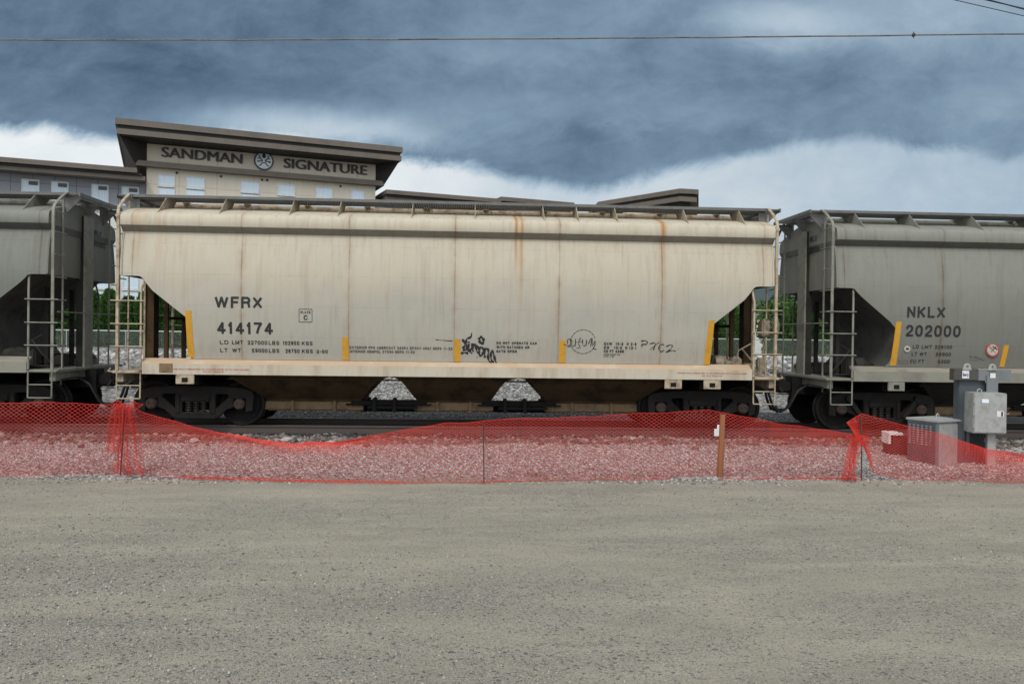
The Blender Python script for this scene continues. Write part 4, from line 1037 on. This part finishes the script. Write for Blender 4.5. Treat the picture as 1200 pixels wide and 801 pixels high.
def pathC(sx, t):
    top = np.interp(sx, [5.38, 5.60, 6.12, 6.75, 7.38, 8.01, 9.5, 12], [.79, .92, .78, .64, .44, .36, .6, .85])
    low = np.interp(sx, [5.38, 5.5, 5.7, 6.3, 9], [.60, .45, .10, .0, .0])
    e = np.clip(.93 - top, 0, 1); g = np.clip(e * .9, 0, .5)
    tt = t * (1 - g) + g * (1 - (1 - t) ** 3)
    z = .012 + low + (top - low) * tt
    y = np.interp(sx, BX, BY) - .03 + .10 * np.sin(sx * 3 + t * 4) * e + .03 * np.sin(sx * 9 + t * 2) - .12 * (1 - t) ** 2 * e
    return sx + .16 * (1 - t) * np.exp(-((sx - 5.5) / .35) ** 2) + .05 * (t - .5), y, z
net('netting', 5.38, 12.0, seed=5, path=pathC)
# gathered ends tied round the posts
def flap(xc, z0, z1, w0, w1, lean, seed, y0, hw=.45):
    def path(sx, t):
        q = (sx + hw) / (2 * hw)          # 0..1 across
        z = z0 + (z1 - z0) * t
        w = np.interp(t, [0, .2, .75, .9, 1.0], [w0, w0 * .8, .08, .05, w1])
        X = xc + lean * (1 - t) + (q - .5) * w * 2 + .02 * np.sin(q * 17 + t * 5)
        Y = y0 + .05 * np.sin(q * 21 + seed) + .05 * np.cos(t * 7 + q * 3) * w * 3
        return X, Y, z + .02 * np.sin(q * 11)
    net('netting', -hw, hw, seed=seed, path=path)['label'] = 'bunched end of the net tied to a post'
flap(-4.44, .05, 1.00, .24, .20, .02, 12, 11.38, .45)
flap(-4.52, .35, .97, .12, .06, -.08, 22, 11.30, .3)
flap(5.50, .02, .62, .10, .16, -.12, 17, 11.28, .4)
def rod(x, y, h, dx, label):
    m = MB().tube([(x - FO[0], y - FO[1], -.1), (x + dx - FO[0], y - FO[1], h)], .009, 6); o = m.build('post', 'rebar', fence); o['label'] = label
rod(-4.56, 11.44, .99, .06, 'thin rusty steel rod leaning right'); rod(.31, 10.98, .83, -.02, 'thin dark steel rod in the middle of the sag')
rod(5.62, 11.36, .90, -.02, 'thin rusty steel rod beside the bunched net'); rod(8.12, 11.50, .46, .0, 'short grey rod below the utility cabinet')
m = MB().bbox(3.585 - 3.6, 3.655 - 3.6, -.035, .0, -.1, .90, .006); m.v = [(x + .035 * z, y, z) for x, y, z in m.v]
st = m.build('post', 'stake', fence); st['label'] = 'wooden stake wrapped in orange'
MB().bbox(-.075, -.005, -.045, -.037, .60, .70, .002).bbox(-.035, -.005, -.047, -.039, .66, .76, .002).build('paper_tag', 'white', st)
m = MB().tube([(-.035, -.05, 0), (-.01, -.05, .55)], .006, 5).tube([(.05, -.05, 0), (.075, -.05, .5)], .006, 5).build('pale_lath', 'stake', st)

# ------------------------------------------------------------------ utility cabinets on the right
t = empty('cable_pedestal', (7.62, 12.6, 0), R(22)); tag(t, 'low louvred grey cable pedestal box behind the orange net, left of the raised cabinet', 'pedestal box')
# local: x to the right-back, y away
m = MB().bbox(-.30, .30, -.02, .50, .02, .70, .02); m.build('housing', 'galv', t)
m = MB().bbox(-.33, .33, -.05, .53, .70, .74, .012); m.build('lid', 'galv', t)
m = MB().bbox(-.305, -.25, -.03, .505, .03, .695, .006)
ph = []
m.build('end_panel', 'galv_blue', t)
m = MB().box(-.326, -.307, .0, .48, .05, .68); m.build('louvre_panel', 'galv_dark', t)
m = MB()
for iy in range(6):
    for iz in range(9):
        y_, z_ = .05 + iy * .075, .34 + iz * .036; m.box(-.330, -.327, y_, y_ + .035, z_, z_ + .014)
m.build('louvre_holes', 'chain', t)
m = MB().tube([(-.03, .2, .74), (-.03, .2, .79), (0, .2, .815), (.03, .2, .79), (.03, .2, .74)], .01, 6); m.build('lifting_eye', 'galv', t)

t = empty('cable_stand', (8.04, 12.62, 0)); tag(t, 'steel cross beam with two lifting eyes on a dark column, behind the grey cabinet', 'equipment stand')
m = MB().bbox(-.38, .02, -.06, .06, 1.36, 1.54, .006); m.build('beam', 'steel_brown', t)
m = MB().bbox(.022, .56, -.05, .06, 1.355, 1.53, .006); m.build('beam', 'galv_blue', t)
m = MB().bbox(-.25, .19, .02, .16, -.1, 1.358, .01); m.build('column', 'galv_dark', t)
m = MB().bbox(.15, .335, -.075, -.052, 1.10, 1.44, .004); m.build('hanger_plate', 'galv_blue', t)
for xq in (-.17, .24):
    vs, fs = curve2d([[(.055 * math.cos(a), .055 * math.sin(a)) for a in np.linspace(0, math.pi, 13)] + [(-.075, -.05), (.075, -.05)], [(.022 * math.cos(a), .005 + .022 * math.sin(a)) for a in np.linspace(0, 6.283, 13)[:-1]]], .008)
    m = MB().add([(v.x + xq, v.z - .065, v.y + 1.57) for v in vs], fs); m.build('lifting_eye', 'galv', t)
m = MB().box(-.245, -.135, -.067, -.062, 1.39, 1.51); stk = m.build('sticker', 'white', t)
M_['sticker_blue'] = plain('blue sticker print', (.03, .06, .30), .5, bump=0)
m = MB(); put_text(m, 'Berry', -.235, -.145, 1.425, 1.475, lambda x, z, d: (x, -.0685 - d * .002, z), .03); m.build('sticker_print', 'sticker_blue', stk)
MB().box(.20, .285, -.080, -.0765, 1.40, 1.475).build('sticker', 'white', t)

t = empty('meter_cabinet', (8.1, 12.4, 0), R(-9)); tag(t, 'grey electrical cabinet with a small white sticker, raised on a post near the train', 'electrical cabinet')
m = MB().bbox(-.245, .235, -.12, .28, .56, 1.18, .008); m.build('housing', 'galv', t)
m = MB().bbox(-.235, .232, -.132, -.121, .575, 1.172, .005); m.build('door', 'galv', t)
m = MB().box(.09, .19, -.138, -.1335, .82, .91); sk = m.build('sticker', 'white', t)
MB().box(.15, .175, -.141, -.1385, .83, .90).build('sticker_print', 'black', sk)
for z_ in (.68, .87, 1.06): MB().tube([(-.246, -.130, z_ - .035), (-.246, -.130, z_ + .035)], .009, 8).build('hinge', 'chain', t)
MB().box(-.13, -.03, -.1365, -.1335, 1.03, 1.09).build('sticker', 'emblem_light', t)
MB().tube([(-.20, .15, .565), (-.20, .15, .30), (-.24, .25, .05), (-.24, .25, -.05)], .028, 10).build('conduit', 'galv_dark', t)
m = MB().tube([(.225, -.135, .86), (.245, -.16, .87), (.25, -.165, .885)], .008, 6); m.build('latch', 'chain', t)
m = MB().bbox(.03, .15, .02, .12, -.1, .558, .006); m.build('post', 'galv', t)
m = MB()
for k in range(5): m.tube([(-.15 + k * .05, .1, .57), (-.17 + k * .04, .1, .42), (-.02 + k * .03, .1, .30), (-.1 + k * .06, .1, .02)], .012, 6)
m.build('cables', 'rubber', t)
m = MB().tube([(-.12, .05, 1.18), (-.12, .05, 1.215), (-.09, .05, 1.235), (-.06, .05, 1.215), (-.06, .05, 1.18)], .009, 6); m.build('lifting_eye', 'galv', t)

t = empty('utility_box', (7.25, 13.4, -.07), R(-6)); tag(t, 'small brown box with a white lid edge behind the net, left of the cable pedestal', 'utility box')
m = MB().bbox(-.17, .20, -.1, .25, .02, .47, .03); m.build('box_body', 'box_brown', t)
m = MB().bbox(-.21, .02, -.13, .20, .472, .515, .008).bbox(-.212, -.175, -.12, .18, .33, .475, .006); m.build('lid', 'white', t)

# a few rocks that stand out
for i, (x, y, sz, lb) in enumerate(((-3.0, 14.6, .10, 'pale round rock behind the sagging net, left of the black hopper gates'), (-4.55, 14.5, .08, 'flat pale rock on the gravel behind the leftmost net post'), (3.1, 14.9, .08, 'pale rock on the rubble edge left of the wooden stake'), (9.2, 14.6, .10, 'dark rock beside the grey cabinet post'), (-2.2, 14.2, .08, 'small grey rock in the middle of the net sag'))):
    bm = bmesh.new(); bmesh.ops.create_icosphere(bm, subdivisions=2, radius=sz)
    for v in bm.verts: v.co = Vector((v.co.x * 1.25, v.co.y, v.co.z * .6)) * random.uniform(.82, 1.12)
    me = bpy.data.meshes.new('rock'); bm.to_mesh(me); bm.free(); me.materials.append(M_['gravel_stone'])
    o = link('rock', me, None, (x, y, float(gravel_h(x, y)) + sz * .3)); o.rotation_euler = (0, 0, i); tag(o, lb, 'rock')

# ------------------------------------------------------------------ overhead cables
def cable(name, a, b, sag, r_, mat, label, group=None, wob=0., n=120):
    m = MB(); pts = []
    for i in range(n + 1):
        t_ = i / n; p = Vector(a).lerp(Vector(b), t_); p.z -= sag * 4 * t_ * (1 - t_); p.z += wob * math.sin(i * 2.1) * math.sin(i * .7); pts.append(p)
    m.tube(pts, r_, 6); o = m.build(name, mat); tag(o, label, 'overhead cable', group); return o
ob = cable('overhead_cable', (-30, 12, 5.50), (32, 12, 8.02), .52, .0105, 'lash', 'thick lashed cable crossing the whole sky level above the train', wob=.004)
# small clamp on it
def cz(x): t_ = (x + 30) / 62; return 5.50 + 2.52 * t_ - .52 * 4 * t_ * (1 - t_)
m = MB().bbox(6.59, 6.63, 11.98, 12.02, cz(6.6) - .02, cz(6.6) + .025, .005).tube([(6.61, 12, cz(6.6) - .045), (6.61, 12, cz(6.6) + .05)], .006, 6); m.build('cable_clamp', 'wire', ob)
for k, (z0, z1, r_) in enumerate(((7.06, 6.93, .009), (7.13, 7.02, .009), (7.10, 6.99, .006))):
    dxx = .6; sl = (z1 - z0) / dxx
    cable('overhead_wire', (7.7 - 10, 12 + k * .15, z0 - sl * 10 + .9), (7.7 + 14, 12 + k * .15, z0 + sl * 14 + 1.9), 0, r_, 'wire', ['lowest black wire crossing the top right corner of the sky', 'upper black wire crossing the top right corner of the sky', 'thin middle wire crossing the top right corner of the sky'][k], 'black wires in the top right corner', n=4) if False else \
    cable('overhead_wire', (7.7 - 6, 12 + k * .15, z0 - sl * 6), (7.7 + 20, 12 + k * .15, z0 + sl * 20), 0, r_, 'wire', ['lowest black wire crossing the top right corner of the sky', 'upper black wire crossing the top right corner of the sky', 'thin middle wire crossing the top right corner of the sky'][k], 'black wires in the top right corner', n=4)

# ------------------------------------------------------------------ hotel
H0 = (-14.46, 60.0, 0)
hotel = empty('hotel', H0, math.atan2(math.cos(R(70.4)), math.sin(R(70.4))))
tag(hotel, 'long hotel with beige sign tower, layered brown roofs and grey wing behind the train', 'hotel')
# local: x along the facade to the right (receding), y away from the track, z up; facade plane y = 0
MB().box(-7.33, 8.31, 0, 16, -1, 14.9).build('tower_wall', 'beige', hotel)
MB().box(-46, -7.335, .35, 15, -1, 12.0).build('wing_wall', 'greypanel', hotel)
MB().box(8.315, 34, .35, 15, -1, 12.0).build('wing_wall', 'greypanel', hotel)
MB().box(-11.4, -7.34, -.25, .345, -1, 9.6).build('wing_wall', 'whitewall', hotel)
def slab(x0, x1, y0, y1, z0, z1): return MB().box(x0, x1, y0, y1, z0, z1)
# tower roof: two fascia bands, dark reveal between, flared soffit, lower band
def roofp(x0, x1, y0, y1, z0, z1, mat='fascia', lb=None):
    o = slab(x0, x1, y0, y1, z0, z1).build('roof', mat, hotel); return o
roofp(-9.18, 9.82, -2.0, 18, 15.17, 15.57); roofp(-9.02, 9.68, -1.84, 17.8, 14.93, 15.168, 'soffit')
roofp(-9.10, 9.76, -1.92, 17.9, 14.57, 14.928)
MB().loft([[(-7.9, -.4, 12.97), (8.75, -.4, 12.97), (8.75, 16.5, 12.97), (-7.9, 16.5, 12.97)], [(-8.98, -1.80, 14.568), (9.64, -1.80, 14.568), (9.64, 17.7, 14.568), (-8.98, 17.7, 14.568)]]).build('roof', 'soffit', hotel) if False else None
# flared soffit as four sloping sides, open at the sign band in front
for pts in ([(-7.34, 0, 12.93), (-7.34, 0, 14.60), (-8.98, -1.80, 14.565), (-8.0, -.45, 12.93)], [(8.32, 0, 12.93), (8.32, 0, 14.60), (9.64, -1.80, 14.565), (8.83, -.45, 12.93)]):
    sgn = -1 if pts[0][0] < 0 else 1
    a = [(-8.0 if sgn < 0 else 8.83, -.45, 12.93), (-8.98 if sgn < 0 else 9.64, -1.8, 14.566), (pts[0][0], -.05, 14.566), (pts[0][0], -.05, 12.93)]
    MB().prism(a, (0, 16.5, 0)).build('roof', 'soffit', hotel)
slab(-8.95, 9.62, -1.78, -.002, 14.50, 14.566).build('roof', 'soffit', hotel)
roofp(-8.0, 8.84, -.5, -.003, 12.90, 13.25); roofp(-8.0, -7.335, -.001, 16.5, 12.90, 13.25); roofp(8.315, 8.84, -.001, 16.5, 12.90, 13.25)
# left wing roof
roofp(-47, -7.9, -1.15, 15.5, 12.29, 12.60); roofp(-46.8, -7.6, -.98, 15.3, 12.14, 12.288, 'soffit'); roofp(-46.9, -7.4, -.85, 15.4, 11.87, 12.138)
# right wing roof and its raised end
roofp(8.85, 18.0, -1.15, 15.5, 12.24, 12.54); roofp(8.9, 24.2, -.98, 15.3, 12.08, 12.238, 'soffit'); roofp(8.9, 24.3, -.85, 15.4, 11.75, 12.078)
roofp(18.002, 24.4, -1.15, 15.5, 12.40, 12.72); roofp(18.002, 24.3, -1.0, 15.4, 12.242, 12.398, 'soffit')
# windows
def window(x0, x1, z0, z1, y=0., mull=None, vent=False, wname='window'):
    f = MB(); t_ = .05; yo = y - .05
    f.box(x0, x1, yo, y + .02, z1 - t_, z1).box(x0, x1, yo, y + .02, z0, z0 + t_).box(x0, x0 + t_, yo, y + .02, z0 + t_, z1 - t_).box(x1 - t_, x1, yo, y + .02, z0 + t_, z1 - t_)
    if mull: f.box(x0 + t_, x1 - t_, yo, y + .02, mull - .05, mull + .12)
    w = f.build('window', 'frame', hotel)
    if mull: MB().box(x0 - .02, x1 + .02, yo - .012, yo - .003, mull - .075, mull - .045).build('sill', 'soffit', w)
    MB().box(x0 + t_, x1 - t_, y - .012, y - .002, z0 + t_, z1 - t_).build('pane', 'curtain', w)
    if vent:
        MB().box(x1 - .62, x1 - .10, y - .05, y - .013, z1 - .36, z1 - .11).build('vent', 'vent', w)
    return w
for x0, x1 in ((-6.63, -5.56), (-4.86, -3.65), (-1.29, -.02), (1.21, 2.46), (3.91, 5.15), (6.47, 7.48)):
    for zt in (12.52, 9.52): window(x0, x1, zt - 1.9, zt, 0, zt - .82)
for x0, x1 in ((-14.7, -13.67), (-13.02, -12.0), (-10.67, -9.64), (-8.87, -7.79), (-18.3, -17.2), (-20.1, -19.0), (-22.6, -21.5)):
    window(x0, x1, 10.25, 11.57, .35, None, True)
for x0, x1 in ((-10.55, -9.45), (-8.75, -7.75)):
    window(x0, x1, 7.2, 8.8, -.25, None, True); window(x0, x1, 3.6, 5.7, -.25, 4.6)
for x0, x1 in ((-14.7, -13.67), (-13.02, -12.0), (-18.3, -17.2)): window(x0, x1, 7.2, 8.7, .35, None, True)
# small wall lamps / vents on tower
m = MB()
for xq in (-5.45, -2.6, .15, .5, 5.7): m.bbox(xq - .07, xq + .07, -.10, -.002, 12.62, 12.76, .02)
m.build('wall_fitting', 'soffit', hotel)
def on_wall(x, z, d): return (x, -.06 - d * .10, z)
sg = MB().box(-7.31, 8.29, -.03, -.002, 13.253, 14.49).build('sign_board', 'whitewall' if False else 'beige', hotel)
def word(txt, x0, x1, z0, z1, bold=.006):
    # first letter of each word slightly taller
    m = MB()
    for k_, sh in enumerate((0, .035, .07)): put_text(m, txt, x0 + sh, x1 - .07 + sh, z0, z1, lambda x, z, d: (x, -.06 - d * .10 - k_ * .004, z), 0)
    return m.build('sign_lettering', 'sign_letter', sg)
word('SANDMAN', -6.43, -1.18, 13.70, 14.34); word('S', -6.45, -5.97, 13.66, 14.42, .02) if False else None
word('SIGNATURE', 1.62, 7.66, 13.68, 14.34)
def ell(cx, cz, r, n=40): return [(cx + r * math.cos(a), cz + r * math.sin(a)) for a in np.linspace(0, 2 * math.pi, n + 1)[:-1]]
vs, fs = curve2d([ell(0, 0, .66)], .05); em = MB().add([(v.x + .25, -.09 + v.z, v.y + 14.02) for v in vs], fs).build('emblem', 'emblem_dark', sg)
vs, fs = curve2d([ell(0, 0, .57)], .02); MB().add([(v.x + .25, -.15 + v.z, v.y + 14.02) for v in vs], fs).build('emblem_field', 'emblem_light', em)
m = MB()
def emb(pts, w):
    P = [Vector((p[0] + .25, -.178, p[1] + 14.02)) for p in pts]; vsx = []
    for i, p in enumerate(P):
        t_ = (P[min(i + 1, len(P) - 1)] - P[max(i - 1, 0)]).normalized(); nn = Vector((-t_.z, 0, t_.x)); 
        for sg_ in (-1, 1): vsx.append(p + nn * w / 2 * sg_)
    m.add(vsx, [(2 * i, 2 * i + 1, 2 * i + 3, 2 * i + 2) for i in range(len(P) - 1)])
m.add([(x + .25, -.178, z + 14.02) for x, z in ell(0, .30, .13, 20)], [list(range(20))])
m.add([(x + .25, -.180, z + 14.02) for x, z in [(-.12, .40), (-.06, .5), (.06, .5), (.12, .40), (0, .36)]], [list(range(5))])
for sx in (-1, 1):
    emb([(sx * .06, .02), (sx * .18, .08), (sx * .26, .15), (sx * .30, .30), (sx * .36, .36)], .075); emb([(sx * .26, .15), (sx * .38, .14), (sx * .44, .20)], .06)
    emb([(sx * .08, -.03), (sx * .22, -.04), (sx * .34, -.06), (sx * .46, -.04)], .075); emb([(sx * .34, -.06), (sx * .42, -.14)], .06)
    emb([(sx * .03, -.12), (sx * .12, -.16), (sx * .18, -.26), (sx * .28, -.36), (sx * .36, -.36)], .07)
emb([(0, -.12), (.0, -.2)], .06); m.build('emblem_figures', 'emblem_dark', em)

# far pavilion of the hotel, seen past the tower
pav = empty('hotel_pavilion', (16, 74, 0)); tag(pav, 'far hotel pavilion with an upswept double flat roof above the tan hopper car', 'building')
def pslab(o, z0, z1, mat):
    # near corner pulled towards the viewer
    poly = [(12.6 + o, 78, 0), (18.32 - .0 + o * .3, 70 + o, 0), (20.01 - o, 70.3 + o, 0), (22.5 - o, 79, 0), (20, 84, 0), (12.6 + o, 84, 0)]
    return MB().prism([(x - 16, y - 74, z0) for x, y, _ in poly], (0, 0, z1 - z0)).build('roof', mat, pav)
pslab(0, 14.20, 14.60, 'fascia'); pslab(.25, 13.95, 14.198, 'soffit'); pslab(.12, 13.55, 13.948, 'fascia')
pslab(.6, 13.25, 13.548, 'soffit')
MB().box(-1.5, 3.2, 0, 9, -1, 13.25).build('wall', 'beige', pav)

# ------------------------------------------------------------------ things behind the track
# fence beyond the bank
ff = empty('chain_link_fence', (0, 44.5, .9)); tag(ff, 'low chain link fence with a pale top rail along the foot of the cedar hedge', 'fence')
MB().tube([(-60, 0, 1.0), (60, 0, 1.0)], .035, 6).build('top_rail', 'chain', ff)
for xq in range(-24, 30, 3): MB().tube([(xq + .5, 0, -.6), (xq + .5, 0, 1.02)], .03, 6).build('post', 'chain', ff)
m = MB()
n_ = 0
segA = []; 
for k in range(int(60 / .12)):
    x = -27 + k * .12
    for sg_ in (-1, 1):
        m.add([(x, 0, 0), (x + .008, 0, 0), (x + .008 + sg_ * .98, 0, .98), (x + sg_ * .98, 0, .98)], [(0, 1, 2, 3)])
m.build('wire_mesh', 'chain', ff)
def cedar_me(seed, h, r0):
    r_ = np.random.default_rng(seed); n = 3400
    z = h * r_.uniform(0, 1, n) ** .9; a = r_.uniform(0, 6.283, n)
    prof = r0 * (np.clip((1 - z / h), 0, 1) ** .45) * (1 + .16 * np.sin(a * 4 + z * 3 + seed) + .12 * np.sin(z * 7 + a * 2))
    rad = prof * r_.uniform(.62, 1.08, n)
    P = np.stack([rad * np.cos(a), rad * np.sin(a), z + .1], 1)
    out_ = np.stack([np.cos(a), np.sin(a), r_.uniform(.5, 1.8, n)], 1); out_ /= np.linalg.norm(out_, axis=1, keepdims=True)
    sd_ = np.cross(out_, r_.normal(size=(n, 3))); sd_ /= np.linalg.norm(sd_, axis=1, keepdims=True)
    l = r_.uniform(.10, .24, n)[:, None]; w = r_.uniform(.04, .09, n)[:, None]
    V = np.stack([P - sd_ * w, P + sd_ * w, P + out_ * l + sd_ * w * .5, P + out_ * l - sd_ * w * .5], 1).reshape(-1, 3)
    return np_mesh('crown', V, np.arange(n * 4).reshape(n, 4), 'cedar')
cms = [cedar_me(40 + i, 2.95 + .12 * i, .78) for i in range(4)]
trunk_me = MB().tube([(0, 0, -.4), (0, 0, 2.6)], [.07, .02], 7).mesh('trunk', ['bark'])
hx_ = [x for x in np.arange(-26, -11.5, .95)] + [x for x in np.arange(12.6, 26, .95)]
for i, xq in enumerate(hx_):
    if 15.9 < xq < 17.6: continue
    t = empty('cedar_tree', (xq, 47 + random.uniform(-.2, .2), .65), random.uniform(0, 6)); sc = random.uniform(.90, 1.08)
    t.scale = (1, 1, sc)
    lf = xq < 0
    tag(t, 'dense green cedar in the clipped hedge seen through the gap left of the tan car' if lf else 'green cedar in the hedge seen through the gap between the tan and grey cars', 'cedar tree', 'cedar hedge left of the tan car' if lf else 'cedar hedge right of the tan car')
    link('crown', cms[i % 4], t); link('trunk', trunk_me, t)
def tree_me(seed, h, r0, n=5200):
    r_ = np.random.default_rng(seed); cl = r_.normal(size=(26, 3)) * [r0 * .5, r0 * .5, h * .17] + [0, 0, h * .62]; cr_ = r_.uniform(.28, .55, 26) * r0
    k = r_.integers(0, 26, n); d = r_.normal(size=(n, 3)); d /= np.linalg.norm(d, axis=1, keepdims=True)
    P = cl[k] + d * (cr_[k] * r_.uniform(.6, 1.05, n) ** .5)[:, None]
    u_ = r_.normal(size=(n, 3)); u_ /= np.linalg.norm(u_, axis=1, keepdims=True); v_ = np.cross(u_, r_.normal(size=(n, 3))); v_ /= np.linalg.norm(v_, axis=1, keepdims=True)
    w = r_.uniform(.10, .22, n)[:, None]
    V = np.stack([P - u_ * w, P + v_ * w * .6, P + u_ * w, P - v_ * w * .6], 1).reshape(-1, 3)
    me = np_mesh('crown', V, np.arange(n * 4).reshape(n, 4), 'leaf')
    m = MB().tube([(0, 0, -.5), (.1, 0, h * .3), (0, .1, h * .62)], [.22, .16, .08], 8)
    for c_ in cl[:7]: m.tube([(0, 0, h * .34), tuple((Vector(c_) + Vector((0, 0, h * .4))) / 2), tuple(c_)], [.09, .06, .03], 6)
    return me, m.mesh('trunk', ['bark'])
for i, (x, y, h, r0, lb) in enumerate(((25.0, 62, 4.2, 2.2, 'leafy tree behind the hedge, nearest the left end of the right grey car'), (30.5, 66, 4.4, 2.3, 'leafy tree behind the hedge, seen under the end of the right grey car'), (34.5, 96, 5.6, 2.4, 'tree beyond the white warehouse in the gap right of the tan car'), (31.0, 98, 5.2, 2.4, 'rounded tree beyond the white warehouse, left of the other one'))):
    a, b = tree_me(70 + i, h, r0); t = empty('leafy_tree', (x, y, .6)); tag(t, lb, 'tree', 'leafy trees beyond the train'); link('crown', a, t); link('trunk', b, t)
wh = empty('warehouse', (28.6, 82, .6)); tag(wh, 'low white flat roofed building seen through the ladder at the tan car right end', 'building')
MB().box(-3, 4.5, 0, 10, -.5, 3.6).build('wall', 'whitewall', wh); MB().box(-3.2, 4.7, -.2, 10.2, 3.602, 3.8).build('roof', 'roofgrey', wh)
for q in (-1.8, 1.0, 3.0): MB().box(q, q + .9, -.04, -.002, 1.4, 2.6).build('window', 'vent', wh)
def hillf(x, y):
    return -2 + (y - 1500) / 1500 * 0 + 215 * np.exp(-((y - 2500) / 520.) ** 2) * (1 + .10 * np.sin(x / 310 + 1) + .05 * np.sin(x / 97)) * sstep(-2600, -300, x)
grid_obj('hills', np.linspace(-2800, 3600, 120), np.linspace(1300, 3600, 40), hillf, 'hill')
